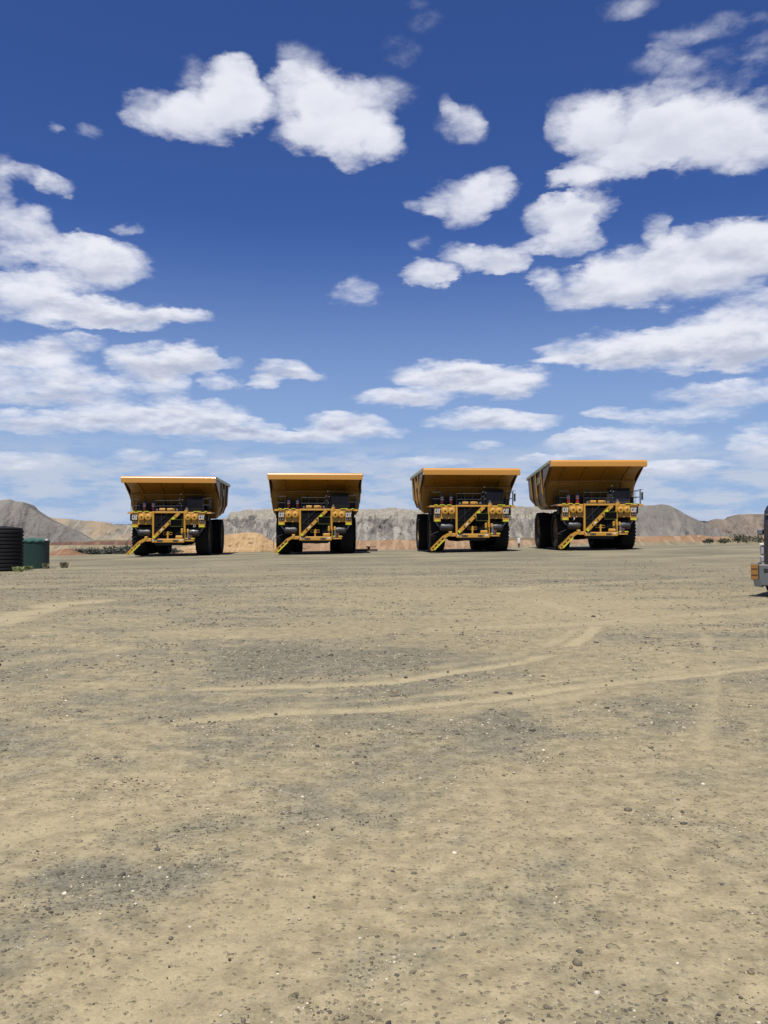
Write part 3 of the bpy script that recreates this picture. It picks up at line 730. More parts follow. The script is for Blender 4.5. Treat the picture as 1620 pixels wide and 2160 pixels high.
def add_wheel(parent, cx0, cx1, y, r, outer):
    w = empty('wheel', (0, y, r)); w.parent = parent
    tyre_mesh(cx0, cx1, r).build('tyre', RUB, w, 50)
    mb = MB(); W = cx1-cx0
    if outer > 0: pr = [(cx0+W*.2, r*.58),(cx1-W*.10, r*.58),(cx1-W*.10, r*.52),(cx1-W*.32, r*.49),(cx1-W*.32, r*.30),(cx1-W*.22, r*.28),(cx1-W*.22, 0.01)]
    else: pr = [(cx1-W*.2, r*.58),(cx0+W*.10, r*.58),(cx0+W*.10, r*.52),(cx0+W*.32, r*.49),(cx0+W*.32, r*.30),(cx0+W*.22, r*.28),(cx0+W*.22, 0.01)]
    mb.lathe(pr, 40, 'X'); mb.build('rim', RIMM, w, 40)
    hub = MB(); xs = cx1-W*.22 if outer > 0 else cx0+W*.22; s = 1 if outer > 0 else -1
    hub.cyl((xs-.05*s,0,0),(xs+.08*s,0,0), r*.17, n=20)
    for i in range(12):
        a = 2*math.pi*i/12; hub.cyl((xs,r*.24*math.cos(a),r*.24*math.sin(a)),(xs+.05*s,r*.24*math.cos(a),r*.24*math.sin(a)),.025,n=6)
    hub.build('hub', RIMM, w, 40)
    return w

def letters(mb, x0, z0, s, y, t=0.012):
    """C A T, upright block letters, front face at y"""
    def ex(poly): mb.prism([(x0+p*s, z0+q*s) for p, q in poly], y, y+t, 'Y')
    ex([(0,.15),(.15,0),(.30,0),(.30,.16),(.18,.16),(.16,.2),(.16,.80),(.18,.84),(.30,.84),(.30,1),(.15,1),(0,.85)])
    ex([(.25,0),(.25,.34),(.40,.34),(.40,0)]); ex([(.25,.66),(.25,1.0),(.40,1.0),(.40,.66)])
    ex([(.44,0),(.60,1),(.76,1),(.92,0),(.78,0),(.68,.72),(.58,0)])
    ex([(.98,0),(.98,.84),(.84,.84),(.84,1),(1.28,1),(1.28,.84),(1.14,.84),(1.14,0)])

def badge(parent, x0, x1, z0, z1, y):
    b = MB().cbox(x0, x1, y, y+0.05, z0, z1, .01).build('badge_panel', BLK, parent)
    s = (z1-z0)*0.80; w = s*1.28*0.92; k = MB()
    sc = min(1.0, (x1-x0-.02)/(s*1.28)); 
    letters(k, 0, 0, s, y-0.014)
    k.v = [((x0+x1)/2 + (p[0]-s*.64)*sc, p[1], z0+(z1-z0)*.10+p[2]) for p in k.v]
    k.build('lettering', WHT, b)
    t = MB(); xc = (x0+x1)/2 + (0.68-.64)*s*sc
    t.prism([(xc-.24*s*sc, z0+(z1-z0)*.10), (xc+.24*s*sc, z0+(z1-z0)*.10), (xc, z0+(z1-z0)*.10+s*.40)], y-0.030, y-0.016, 'Y'); t.build('triangle_mark', ORG, b)
    return b

def rail(mb, pts, r=0.022, zs=(0.55,1.05), post=True):
    for a, b in zip(pts[:-1], pts[1:]):
        for h in zs: mb.cyl((a[0],a[1],a[2]+h),(b[0],b[1],b[2]+h), r, n=6)
    if post:
        for p in pts: mb.cyl(p, (p[0],p[1],p[2]+zs[-1]), r, n=6)

def make_truck():
    T = empty('dump_truck')
    P = lambda mb, name, mat, par=None, sm=None: mb.build(name, mat, par or T, sm)
    FY = -2.35                                   # front plane of the fender boxes
    # wheels: front pair, rear duals
    add_wheel(T, -3.12, -2.05, 0.0, 1.56, -1); add_wheel(T, 2.05, 3.12, 0.0, 1.56, 1)
    add_wheel(T, -3.52, -2.45, 5.75, 1.56, -1); add_wheel(T, -2.30, -1.23, 5.75, 1.56, -1)
    add_wheel(T, 1.23, 2.30, 5.75, 1.56, 1); add_wheel(T, 2.45, 3.52, 5.75, 1.56, 1)
    # chassis
    c = MB(); 
    for s in (-1, 1): c.box(s*0.75-.16, s*0.75+.16, -1.9, 8.3, 1.25, 1.95)
    c.box(-.7,.7,-1.4,-.9,1.2,1.9); c.box(-.7,.7,3.0,3.4,1.3,1.9); c.box(-.7,.7,7.2,7.6,1.3,1.9)
    c.cyl((-2.1,0,1.56),(2.1,0,1.56),.24,n=14)
    P(c, 'chassis', BLK)
    ax = MB(); ax.lathe([(-2.4,.35),(-1.2,.42),(-.75,.75),(0,.82),(.75,.75),(1.2,.42),(2.4,.35)],24,'X',(0,5.75,1.56)); P(ax, 'rear_axle', BLK, None, 40)
    for s in (-1, 1):
        h = MB(); h.cyl((s*1.05,2.9,1.5),(s*1.0,3.9,3.3),.17,n=12); h.cyl((s*1.0,3.7,2.95),(s*.98,4.3,4.0),.11,n=12); P(h,'hoist_cylinder',BLK,None,40)
    tk = MB(); tk.cbox(-2.25,-1.1,2.2,3.9,1.5,2.6,.12); P(tk,'fuel_tank',YEL)
    # engine hood block and deck
    e = MB(); e.box(-1.1,1.15,-2.2,1.5,1.3,3.45); P(e,'engine_bay',BLK)
    dk = MB(); dk.box(-3.25,3.42,-2.2,0.95,3.50,3.58); dk.box(-3.25,-2.97,FY+.02,-2.2,3.44,3.58); dk.box(3.07,3.42,FY+.02,-2.2,3.44,3.58); P(dk,'deck',YEL)
    # grille: dark frame with louvres
    g = MB(); g.box(-1.13,1.20,-2.28,-2.2,1.48,3.46); g_ = P(g,'grille',GRL)
    l = MB()
    for i in range(24):
        z = 1.56 + i*0.079; l.add([(-1.08,-2.30,z),(1.15,-2.30,z),(1.15,-2.36,z+.02),(-1.08,-2.36,z+.02),(-1.08,-2.30,z+.045),(1.15,-2.30,z+.045)],[(0,1,2,3),(3,2,5,4),(0,3,4),(1,5,2)])
    l.box(-1.08,1.15,-2.38,-2.30,2.38,2.42)
    for xx in (-.55,.62): l.box(xx-.03,xx+.03,-2.37,-2.30,1.52,3.44)
    P(l,'louvre',GRL,g_)
    # pillars and cross bar
    for (a,b) in ((-1.28,-1.13),(1.24,1.40)):
        p = MB(); p.cbox(a,b,-2.46,-2.2,1.38,3.60,.02); P(p,'pillar',YEL)
    xb = MB(); xb.cbox(-1.13,1.24,-2.44,-2.24,3.46,3.60,.02); P(xb,'cross_bar',YEL)
    inner = MB(); inner.cbox(1.02,1.18,-2.42,-2.30,1.45,2.25,.02); P(inner,'bracket',YEL)
    for (a,b) in ((-.74,-.25),(-.12,.50)):
        h = MB(); h.cbox(a,b,-2.40,-2.05,3.66,3.86,.04); h.cyl((a+.1,-2.2,3.58),(a+.1,-2.2,3.68),.04,n=8); h.cyl((b-.1,-2.2,3.58),(b-.1,-2.2,3.68),.04,n=8); P(h,'valve_box',YEL)
    h = MB(); h.cyl((.68,-2.35,3.76),(.68,-2.1,3.76),.09,n=12); P(h,'horn',SLV,None,40); h = MB(); h.cyl((-.92,-2.35,3.74),(-.92,-2.1,3.74),.08,n=12); P(h,'horn',SLV,None,40)
    # fender boxes
    for s in (-1, 1):
        sx = (lambda v: v) if s < 0 else (lambda v: -v)
        def bx(mb, a, b, y0, y1, z0, z1, bv=.02):
            lo, hi = sorted((sx(a), sx(b))); mb.cbox(lo, hi, y0, y1, z0, z1, bv)
        f = MB(); bx(f,-2.42,-1.30,FY,-1.6,2.62,3.56); bx(f,-2.42,-1.30,FY-.06,FY-.002,2.56,2.66,.01); bx(f,-2.94,-2.425,FY+.01,-1.7,2.32,3.49,.03)
        bx(f,-3.02,-2.40,FY-.04,FY+.12,3.47,3.56,.01)
        fb = P(f,'fender',YEL)
        lo, hi = sorted((sx(-2.92), sx(-2.45)))
        badge(fb, lo, hi, 2.90, 3.34, FY-.05)
        v = MB(); v.box(lo+.03,hi-.03,FY-.03,FY+.005,2.70,2.85); P(v,'headlight_recess',BLK,fb)
        for q in (.14,.33):
            hl = MB(); hl.cyl((lo+q,FY-.035,2.775),(lo+q,FY-.05,2.775),.06,n=14); P(hl,'headlight',SLV,fb,40)
        rf = MB(); rf.box(lo+.02 if s<0 else lo+.02,hi-.1 if s<0 else hi-.02,FY-.012,FY+.008,2.36,2.47); P(rf,'reflector',REFL,fb)
        # air cleaner canisters: drum with a domed front and a hole in the middle
        for cx in (2.12,1.60):
            X = sx(-cx)
            cn = MB(); cn.lathe([(0.30,.265),(-.10,.265),(-.17,.25),(-.20,.20),(-.20,.075),(-.13,.06),(-.13,.005)],28,'Y',(X,FY-.06,3.12))
            c_ = P(cn,'air_cleaner',YEL,None,35)
            hb = MB(); hb.cyl((X,FY-.215,3.12),(X,FY-.265,3.12),.05,n=12); P(hb,'knob',BLK,c_,35)
            lw = MB(); lw.lathe([(0.2,.24),(-.02,.24),(-.06,.21),(-.06,.005)],28,'Y',(X,FY-.03,2.80)); P(lw,'lower_cap',YEL,c_,35)
        # inner wheel-arch flare and dark tank over the front wheel
        fl = MB()
        a = sx(-2.72); b = sx(-2.30)
        fl.add([(a,-1.75,2.34),(b,-1.75,1.62),(sx(-1.32),-1.75,1.52),(sx(-1.32),-1.75,2.34),(a,-1.6,2.34),(b,-1.6,1.62),(sx(-1.32),-1.6,1.52),(sx(-1.32),-1.6,2.34)],[(0,1,2,3),(4,5,6,7),(0,1,5,4),(1,2,6,5),(2,3,7,6),(3,0,4,7)])
        P(fl,'wheel_arch',RUBF)
        tn = MB(); r_ = .30; xa, xb_ = sorted((sx(-2.52), sx(-1.36)))
        tn.lathe([(xa,.01),(xa+.02,.16),(xa+.10,.27),(xa+.2,r_),(xb_-.2,r_),(xb_-.1,.27),(xb_-.02,.16),(xb_,.01)],26,'X',(0,-2.02,1.93)); P(tn,'air_tank',TNK,None,45)
        ed = MB(); ed.bar((sx(-2.76),-1.80,2.30),(sx(-2.46),-1.80,1.88),.05,.07); P(ed,'flare_edge',SLV)
        # dark bracket outboard of the fender and hoses below it
        br = MB(); xo = sorted((sx(-3.16), sx(-2.96))); br.cbox(xo[0],xo[1],-2.0,-1.2,2.85,3.42,.05); P(br,'side_box',BLK)
        hs = MB()
        for i in range(5):
            x = sx(-1.45-.2*i); hs.tube([(x,-2.1,2.62),(x+.03,-2.12,2.42),(x,-1.05,2.28)],.035,6)
        P(hs,'hose',BLK,None,60)
    for (a,b) in ((-2.93,-2.68),(-2.50,-2.12),(-1.92,-1.60),(2.03,2.62),(2.92,3.12)):
        t = MB(); t.box(a,b,-2.40,-2.20,3.585,3.64); P(t,'deck_strip',REFL)
    # deck edge lip pieces that stick out at both sides
    for (a,b) in ((-3.30,-2.95),(3.08,3.50)):
        t = MB(); t.cbox(a,b,-2.42,-1.9,3.43,3.50,.01); P(t,'side_step',YEL)
    # bumper
    b = MB(); b.cbox(-1.26,1.34,-2.72,-2.30,1.12,1.42,.03); bp = P(b,'bumper',YEL)
    for (a,c_) in ((-.84,-.38),(.42,.86)):
        r2 = MB(); r2.box(a,c_,-2.726,-2.70,1.19,1.33); r_2 = P(r2,'lamp_recess',BLK,bp)
        for q in (.12,.34):
            l_ = MB(); l_.cyl((a+q,-2.727,1.26),(a+q,-2.745,1.26),.045,n=12); P(l_,'lamp',SLV,r_2,40)
    st = MB(); st.box(-1.16,-.92,-2.724,-2.70,1.25,1.36); P(st,'sticker',WHT,bp); st = MB(); st.box(.98,1.2,-2.724,-2.70,1.27,1.37); P(st,'sticker',WHT,bp)
    sk = MB(); sk.prism([(-1.2,1.12),(1.25,1.12),(1.0,.90),(-.95,.90)],-2.55,-2.0,'Y'); P(sk,'skid_plate',BLK)
    # tow frame: post with two square loops
    t = MB(); t.cbox(-.06,.06,-2.66,-2.52,1.42,2.02,.01)
    for s in (-1,1):
        x0_ = s*.22; 
        for (p,q) in (((x0_-.13,1.76),(x0_+.13,1.76)),((x0_-.13,1.94),(x0_+.13,1.94))): t.bar((p[0],-2.60,p[1]),(q[0],-2.60,q[1]),.04,.035)
        for xx in (x0_-.13,x0_+.13): t.bar((xx,-2.60,1.745),(xx,-2.60,1.955),.035,.04,up=(1,0,0))
    P(t,'tow_frame',YEL)
    t = MB(); t.cbox(.62,1.20,-2.66,-2.38,1.44,1.68,.05); P(t,'tool_box',YEL)
    t = MB(); t.cbox(-.95,-.70,-2.64,-2.40,1.43,1.60,.03); t.box(-.98,-.66,-2.66,-2.38,1.60,1.64); P(t,'valve_block',paint('dull_red',(.20,.08,.05),.5))
    # right platform with batteries / pump set
    t = MB(); t.cbox(1.38,2.12,-2.70,-2.05,1.22,1.30,.01); t.bar((1.42,-2.7,1.30),(1.42,-2.7,1.48),.05,.05,up=(0,1,0)); t.add([(1.9,-2.71,1.24),(2.2,-2.71,1.42),(2.14,-2.71,1.50),(1.9,-2.71,1.50),(1.9,-2.6,1.24),(2.2,-2.6,1.42),(2.14,-2.6,1.50),(1.9,-2.6,1.50)],[(0,1,2,3),(4,5,6,7),(0,1,5,4),(1,2,6,5),(2,3,7,6),(3,0,4,7)]); pl=P(t,'pump_platform',YEL)
    t = MB(); t.box(1.42,1.60,-2.716,-2.70,1.42,1.49); P(t,'reflector',REFL,pl); t = MB(); t.box(1.86,2.1,-2.73,-2.712,1.42,1.49); P(t,'reflector',REFL,pl)
    t = MB(); t.cyl((1.60,-2.45,1.30),(1.60,-2.45,1.80),.11,n=14); t.cyl((1.60,-2.45,1.80),(1.60,-2.45,1.92),.06,n=10); P(t,'filter_bottle',SLV,None,40)
    t = MB(); t.cyl((1.86,-2.40,1.30),(1.86,-2.40,1.72),.09,n=12); t.box(1.70,1.78,-2.5,-2.3,1.3,1.75); P(t,'filter_bottle',MAR,None,40)
    t = MB(); t.cbox(1.48,1.66,-2.40,-2.22,1.90,2.20,.04); P(t,'bracket',YEL)
    # left landing and fold-down ladder
    t = MB(); t.cbox(-1.82,-1.30,-2.72,-2.1,1.22,1.36,.01); t.cbox(-1.84,-1.60,-2.74,-2.3,1.36,1.60,.03); t.cbox(-1.60,-1.28,-2.70,-2.3,1.36,1.46,.02); P(t,'landing',YEL)
    ld = MB(); A = Vector((-1.72,-2.72,1.42)); M_ = Vector((-2.16,-2.74,1.20)); B_ = Vector((-3.16,-2.78,0.22))
    # stringer plate with oval holes: built from bars around the holes
    def stringer(y):
        mb = MB(); mb.bar(A+Vector((0,y,0)),M_+Vector((0,y,0)),.04,.20); 
        P0 = M_+Vector((0,y,0)); P1 = B_+Vector((0,y,0)); d=(P1-P0); u=d.normalized(); nrm=Vector((-u.z,0,u.x))
        mb.bar(P0+nrm*.09,P1+nrm*.09,.04,.06,up=nrm); mb.bar(P0-nrm*.09,P1-nrm*.09,.04,.06,up=nrm)
        for q in (0,.26,.52,.78,.97): 
            c0=P0+d*q; mb.bar(c0,c0+u*.13,.04,.14,up=nrm)
        return mb, nrm
    mb, nrm = stringer(0); lad = P(mb,'ladder',YEL)
    mb, _ = stringer(.55); P(mb,'stringer',YEL,lad)
    for q in np.linspace(.08,.98,7):
        c0 = M_ + (B_-M_)*float(q); tr_ = MB(); tr_.box(c0.x-.11,c0.x+.11,c0.y+.021,c0.y+.53,c0.z-.015,c0.z+.02); P(tr_,'tread',BLK,lad)
    rs = MB(); u=(B_-M_).normalized(); rs.bar(M_+(B_-M_)*.12-nrm*(-.14 if nrm.z<0 else .14)+Vector((0,-.03,0)),M_+(B_-M_)*.92-nrm*(-.14 if nrm.z<0 else .14)+Vector((0,-.03,0)),.02,.07,up=nrm); P(rs,'reflector',REFL,lad)
    hr = MB(); hr.tube([(-3.30,-2.2,.35),(-3.34,-2.2,1.2),(-3.2,-2.2,1.35),(-2.6,-2.2,1.6)],.02,6); P(hr,'ladder_rail',BLK,lad)
    # diagonal stair across the grille
    S0 = Vector((-1.10,-2.80,1.52)); S1 = Vector((.90,-2.80,3.46)); d=S1-S0; u=d.normalized(); nz=Vector((-u.z,0,u.x)); nz = nz if nz.z>0 else -nz
    st = MB(); st.bar(S0,S1,.04,.24,up=nz); stp = P(st,'front_stair',YEL)
    s2 = MB(); s2.bar(S0+Vector((0,.36,0)),S1+Vector((0,.36,0)),.04,.24,up=nz); P(s2,'stringer',YEL,stp)
    for q in np.linspace(.06,.96,9):
        c0=S0+d*float(q); t=MB(); t.box(c0.x-.13,c0.x+.13,-2.778,-2.462,c0.z-.0,c0.z+.025); P(t,'tread',BLK,stp)
    for q in (.22,.42,.62,.84):                                # dark slots along the stringer
        c0=S0+d*q; t=MB(); t.bar(c0-u*.05,c0+u*.05,.01,.17,up=nz); t.v=[(p[0],p[1]-.022,p[2]) for p in t.v]; P(t,'slot',BLK,stp)
    t=MB(); t.bar(S0+d*.70+Vector((0,-.026,0)),S0+d*.83+Vector((0,-.026,0)),.01,.16,up=nz); P(t,'reflector',REFL,stp)
    t=MB(); t.bar(S0+d*.0+Vector((0,-.026,0)),S0+d*.05+Vector((0,-.026,0)),.01,.20,up=nz); P(t,'reflector',REFL,stp)
    t=MB(); t.bar(S0+d*.29+Vector((0,-.026,0)),S0+d*.35+Vector((0,-.026,0)),.01,.12,up=nz); P(t,'sticker',WHT,stp)
    hr=MB(); U=Vector((0,0,.85)); hr.tube([S0+Vector((0,.40,.1)),S0+U+Vector((0,.40,0)),S1+U+Vector((0,.40,0)),S1+Vector((0,.40,0))],.02,6); P(hr,'stair_rail',BLK,stp)
    # dark board added low right of the stair in place of a redaction box
    nb=MB(); nb.box(.27,1.19,-2.93,-2.90,2.42,2.95); n_=P(nb,'redaction_board',BRD); 
    ed=MB()
    for q in ((.25,.27,2.40,2.97),(1.19,1.21,2.40,2.97)): ed.box(q[0],q[1],-2.935,-2.898,q[2],q[3])
    for q in ((2.40,2.42),(2.95,2.97)): ed.box(.27,1.19,-2.935,-2.898,q[0],q[1])
    P(ed,'board_edge',paint('olive_edge',(.16,.20,.01),.5),n_)
    # handrails on the deck
    hr=MB(); rail(hr,[(-1.13,-1.9,3.58),(-.5,-1.9,3.58),(.15,-1.9,3.58),(.84,-1.9,3.58)],.022,(.47,.92)); P(hr,'handrail',BLK)
    hr=MB(); rail(hr,[(-3.05,-2.1,3.58),(-3.05,-.8,3.58),(-3.05,.6,3.58)]); rail(hr,[(-3.05,-2.1,3.58),(-2.4,-2.1,3.58)],zs=(.5,1.0)); P(hr,'handrail',BLK)
    hr=MB(); rail(hr,[(3.25,-2.1,3.58),(3.25,-.8,3.58),(3.25,.6,3.58)]); rail(hr,[(2.75,-2.1,3.58),(3.25,-2.1,3.58)]); P(hr,'handrail',BLK)
    # mirrors
    for s,xc_ in ((1,3.40),):
        m=MB(); m.cyl((xc_-.12*s,-2.2,3.5),(xc_-.12*s,-2.2,4.75),.025,n=6); m.cbox(xc_-.07,xc_+.07,-2.28,-2.18,3.9,4.5,.02) if s>0 else m.cbox(xc_-.09,xc_+.09,-2.28,-2.18,3.85,4.35,.02); m.cyl((xc_-.3,-2.2,4.7),(xc_+.1,-2.2,4.7),.02,n=6); P(m,'mirror',BLK)
    t=MB(); t.cbox(-2.95,.75,-.45,.35,3.58,4.30,.04); P(t,'hydraulic_cabinet',BLK)
    t=MB(); t.cbox(2.80,3.2,-.6,.2,3.58,4.2,.04); P(t,'side_cabinet',BLK)
    # fire suppression bottles
    for x in (-2.18,-1.46):
        b_=MB(); b_.cyl((x,-1.05,3.58),(x,-1.05,4.02),.125,n=16); bo=P(b_,'suppression_bottle',RED,None,40)
        w_=MB(); w_.cyl((x,-1.05,4.02),(x,-1.05,4.12),.127,n=16); P(w_,'band',WHT,bo,40)
        w_=MB(); w_.cyl((x,-1.05,4.12),(x,-1.05,4.20),.126,n=16); P(w_,'band',RED,bo,40)
        w_=MB(); w_.cyl((x,-1.05,4.20),(x,-1.05,4.27),.127,n=16); P(w_,'band',WHT,bo,40)
        w_=MB(); w_.lathe([(4.27,.127),(4.34,.12),(4.40,.07),(4.48,.035),(4.54,.03),(4.55,.0)],16,'Z',(x,-1.05,0)); P(w_,'cap',BLU,bo,40)
    # cab
    cb=MB(); cb.prism([(-1.15,3.6),(.15,3.6),(.15,4.80),(-1.10,4.80),(-1.22,4.6)],1.30,2.72,'X'); cabo=P(cb,'cab',paint('cab_dark',(.030,.032,.04),.4))
    rf_=MB(); rf_.cbox(1.24,2.78,-1.30,.15,4.80,4.87,.03); P(rf_,'cab_roof',BLK,cabo)
    w_=MB(); w_.add([(1.38,-1.205,3.95),(2.64,-1.205,3.95),(2.64,-1.235,4.60),(1.38,-1.235,4.60),(1.38,-1.18,3.95),(2.64,-1.18,3.95),(2.64,-1.21,4.60),(1.38,-1.21,4.60)],[(0,1,2,3),(4,5,6,7),(0,1,5,4),(1,2,6,5),(2,3,7,6),(3,0,4,7)]); P(w_,'windscreen',GLS,cabo)
    w_=MB(); w_.box(2.722,2.735,-1.0,.0,4.0,4.6); P(w_,'side_window',GLS,cabo)
    w_=MB(); w_.tube([(1.9,-1.25,4.0),(2.2,-1.25,4.5)],.015,6); P(w_,'wiper',BLK,cabo)
    t=MB(); t.cyl((1.45,-2.15,3.56),(1.45,-2.15,3.85),.13,n=14); t.cyl((1.45,-2.15,3.85),(1.45,-2.15,3.95),.08,n=12); P(t,'breather',SLV,None,40)
    t=MB(); t.cyl((1.45,-2.3,3.40),(1.45,-2.3,3.74),.16,n=14); P(t,'canister',YEL,None,40)
    # lamp mast with small work lights
    t=MB(); t.cyl((1.0,-2.2,3.58),(1.0,-2.2,5.05),.03,n=6); t.bar((.86,-2.2,4.6),(1.14,-2.2,4.6),.03,.03); ms=P(t,'lamp_mast',BLK)
    for (x,z) in ((1.0,4.98),(.88,4.6),(1.12,4.55),(.92,4.25),(1.05,4.08)):
        t=MB(); t.cyl((x,-2.23,z),(x,-2.30,z),.045,n=10); P(t,'work_lamp',SLV,ms,40)
    t=MB(); t.box(.8,1.28,-1.5,-.9,3.6,4.4); P(t,'control_cabinet',BLK)
    # centre equipment behind the rail
    t=MB(); t.cbox(-1.0,.6,-1.0,.4,3.58,4.05,.05); t.cyl((-.6,-.8,4.0),(-.6,-.8,4.7),.12,n=12); P(t,'engine_top',BLK,None,40)
    # ---------- dump body, hinged at the rear
    PV = Vector((0,8.0,2.9))
    body = None
    st_ = [(-2.30,6.02,6.34),(-2.05,5.90,6.34),(-1.2,5.68,6.34),(-0.3,5.40,6.34),(0.25,5.10,6.34),(0.55,4.55,6.34),(0.85,3.95,6.34),(1.15,3.45,6.34),(1.45,3.20,6.34),(2.6,3.12,6.34),(4.4,3.12,6.34),(5.8,3.20,6.34),(7.0,3.35,6.33),(8.0,3.60,6.32),(8.8,3.95,6.31),(9.15,4.30,6.30),(9.28,4.75,6.30)]
    def sec(y, zb, zt, inset=0.0, zf=0.0):
        H = zt-zb; k = sstep(0.8, 3.0, y)
        c1 = min(.55+.45*k, H*.62); c2 = min(.20+.16*k, H*.3); q = sstep(8.0, 9.1, y); c1 += (.30-c1)*q; c2 += (.10-c2)*q
        w0 = 3.72-inset; w1 = 3.69-.07*k-inset; w2 = 3.62-.20*k-inset; w3 = 3.48-.46*k-inset
        half = [(w0,zt),(w1,zb+c1+zf),(w2,zb+c2+zf),(w3,zb+zf)]
        return [(x,y,z) for x,z in half] + [(-x,y,z) for x,z in reversed(half)]
    bm_=MB(); vs=[]; fs=[]
    secs=[sec(*s) for s in st_]; inn=[sec(s[0],s[1],s[2]-.002,.14,.14) for s in st_ if s[0]>=1.45]
    for s_ in secs: vs+=s_
    for i in range(len(secs)-1):
        for j in range(7): fs.append((i*8+j,i*8+j+1,(i+1)*8+j+1,(i+1)*8+j))
    o_=len(vs); m_=len(inn); i0=len(secs)-m_
    for s_ in inn: vs+=s_
    for i in range(m_-1):
        for j in range(7): fs.append((o_+i*8+j,o_+(i+1)*8+j,o_+(i+1)*8+j+1,o_+i*8+j+1))
        fs.append(((i0+i)*8,(i0+i+1)*8,o_+(i+1)*8,o_+i*8)); fs.append(((i0+i)*8+7,o_+i*8+7,o_+(i+1)*8+7,(i0+i+1)*8+7))
    for i in range(i0): fs.append((i*8+7,i*8,(i+1)*8,(i+1)*8+7))           # canopy top
    fs.append(tuple(o_+j for j in range(8)))                              # inner front wall
    L_=len(secs)-1
    for j in range(7): fs.append((L_*8+j,L_*8+j+1,o_+(m_-1)*8+j+1,o_+(m_-1)*8+j))
    fs.append(tuple(range(8)))
    bm_.add([tuple(Vector(v)-PV) for v in vs],fs)
    body=bm_.build('dump_body',YEL_SHADED,T,18,loc=PV)
    def BP(mb,name,mat,sm=None):
        mb.v=[tuple(Vector(v)-PV) for v in mb.v]; return mb.build(name,mat,body,sm)
    # front lip: beam with sloped top
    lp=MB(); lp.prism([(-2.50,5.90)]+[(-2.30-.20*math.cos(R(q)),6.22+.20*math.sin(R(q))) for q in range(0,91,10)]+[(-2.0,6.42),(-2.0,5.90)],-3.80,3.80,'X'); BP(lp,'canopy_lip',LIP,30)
    # top rails, with side faces visible
    for s in (-1,1):
        r_=MB(); r_.box(*sorted((s*3.722,s*3.86)),-2.0,9.2,6.14,6.40); BP(r_,'top_rail',YEL_SHADED)
        r_=MB(); r_.box(*sorted((s*3.862,s*3.872)),-1.9,9.15,6.22,6.33); BP(r_,'reflective_tape',REFL)
        # upright side ribs following the section
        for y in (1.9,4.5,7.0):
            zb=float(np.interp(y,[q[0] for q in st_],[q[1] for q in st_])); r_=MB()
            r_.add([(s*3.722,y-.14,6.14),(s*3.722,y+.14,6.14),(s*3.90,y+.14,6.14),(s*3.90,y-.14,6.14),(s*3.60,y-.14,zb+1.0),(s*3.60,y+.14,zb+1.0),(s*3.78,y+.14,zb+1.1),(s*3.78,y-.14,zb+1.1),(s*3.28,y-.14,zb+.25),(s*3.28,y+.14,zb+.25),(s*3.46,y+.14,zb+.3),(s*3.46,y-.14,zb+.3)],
              [(0,1,2,3),(0,4,5,1),(1,5,6,2),(2,6,7,3),(3,7,4,0),(4,8,9,5),(5,9,10,6),(6,10,11,7),(7,11,8,4),(8,11,10,9)]); BP(r_,'side_rib',YEL_SHADED)
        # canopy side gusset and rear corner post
        r_=MB(); r_.prism([(-2.0,6.14),(1.2,6.14),(1.2,4.6),(.6,5.0)],*sorted((s*3.722,s*3.79)),'X'); BP(r_,'gusset',YEL_SHADED)
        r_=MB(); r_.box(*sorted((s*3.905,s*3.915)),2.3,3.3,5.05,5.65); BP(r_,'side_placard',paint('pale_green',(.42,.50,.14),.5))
        r_=MB(); r_.box(*sorted((s*3.70,s*3.903)),2.35,3.25,5.1,5.6); BP(r_,'placard_bracket',YEL_SHADED)
    # ribs under the canopy and down the front wall
    for x in (-2.55,-.85,.85,2.55):
        r_=MB()
        seq=[(-2.0,5.89),(-1.2,5.68),(-.3,5.40),(.25,5.10),(.55,4.55),(.85,3.95),(1.15,3.45)]
        for (a,b) in zip(seq[:-1],seq[1:]): r_.bar((x,a[0],a[1]-.03),(x,b[0],b[1]-.03),.16,.12,up=(0,-.3,1))
        BP(r_,'canopy_rib',YEL_SHADED)
    r_=MB(); r_.cyl((-3.45,.22,5.06),(3.45,.22,5.06),.09,n=10); BP(r_,'cross_beam',YEL_SHADED,40)
    for s in (-1,1):
        r_=MB(); r_.box(s*.9-.2,s*.9+.2,2.2,8.1,2.75,3.35); BP(r_,'floor_beam',BLK)
    return T, body

truck, tbody = make_truck()
# placed by where each front lip stands: photo x of lip centre, distance, heading
TR = [ # px, Y of front lip, heading (deg, tail towards), body lift deg, ground z, label
 (354.4, 68.3, 4.8, 0.0, 'leftmost yellow dump truck, right flank showing, orange dirt pile at its rear wheel'),
 (664.8, 67.0, 4.0, 0.0, 'yellow dump truck seen square on, right of the orange dirt pile, glinting canopy edge'),
 (996.0, 65.0, 3.0, 0.0, 'yellow dump truck with level body just left of the small white post'),
 (1266.0, 65.8, -0.5, 3.3, 'rightmost yellow dump truck, body tipped slightly up, left flank showing most'),
]
for i, (px, Y, hd, lift, lab) in enumerate(TR):
    o = truck if i == 0 else copy_tree(truck)
    xl, _ = at(px, Y)
    a = R(hd)                                    # tail swings to -x for positive heading
    ox = xl - math.sin(a)*2.5; oy = Y + math.cos(a)*2.5
    o.location = (ox, oy, gzf(ox, oy) - 0.01); o.rotation_euler = (0, 0, a); o.scale = (1, 1, 1.025)
    tag(o, lab, 'dump truck', 'mining dump trucks parked in a row')
    if lift:
        for ch in o.children:
            if ch.name.startswith('dump_body'): ch.rotation_euler = (-R(lift), 0, 0)
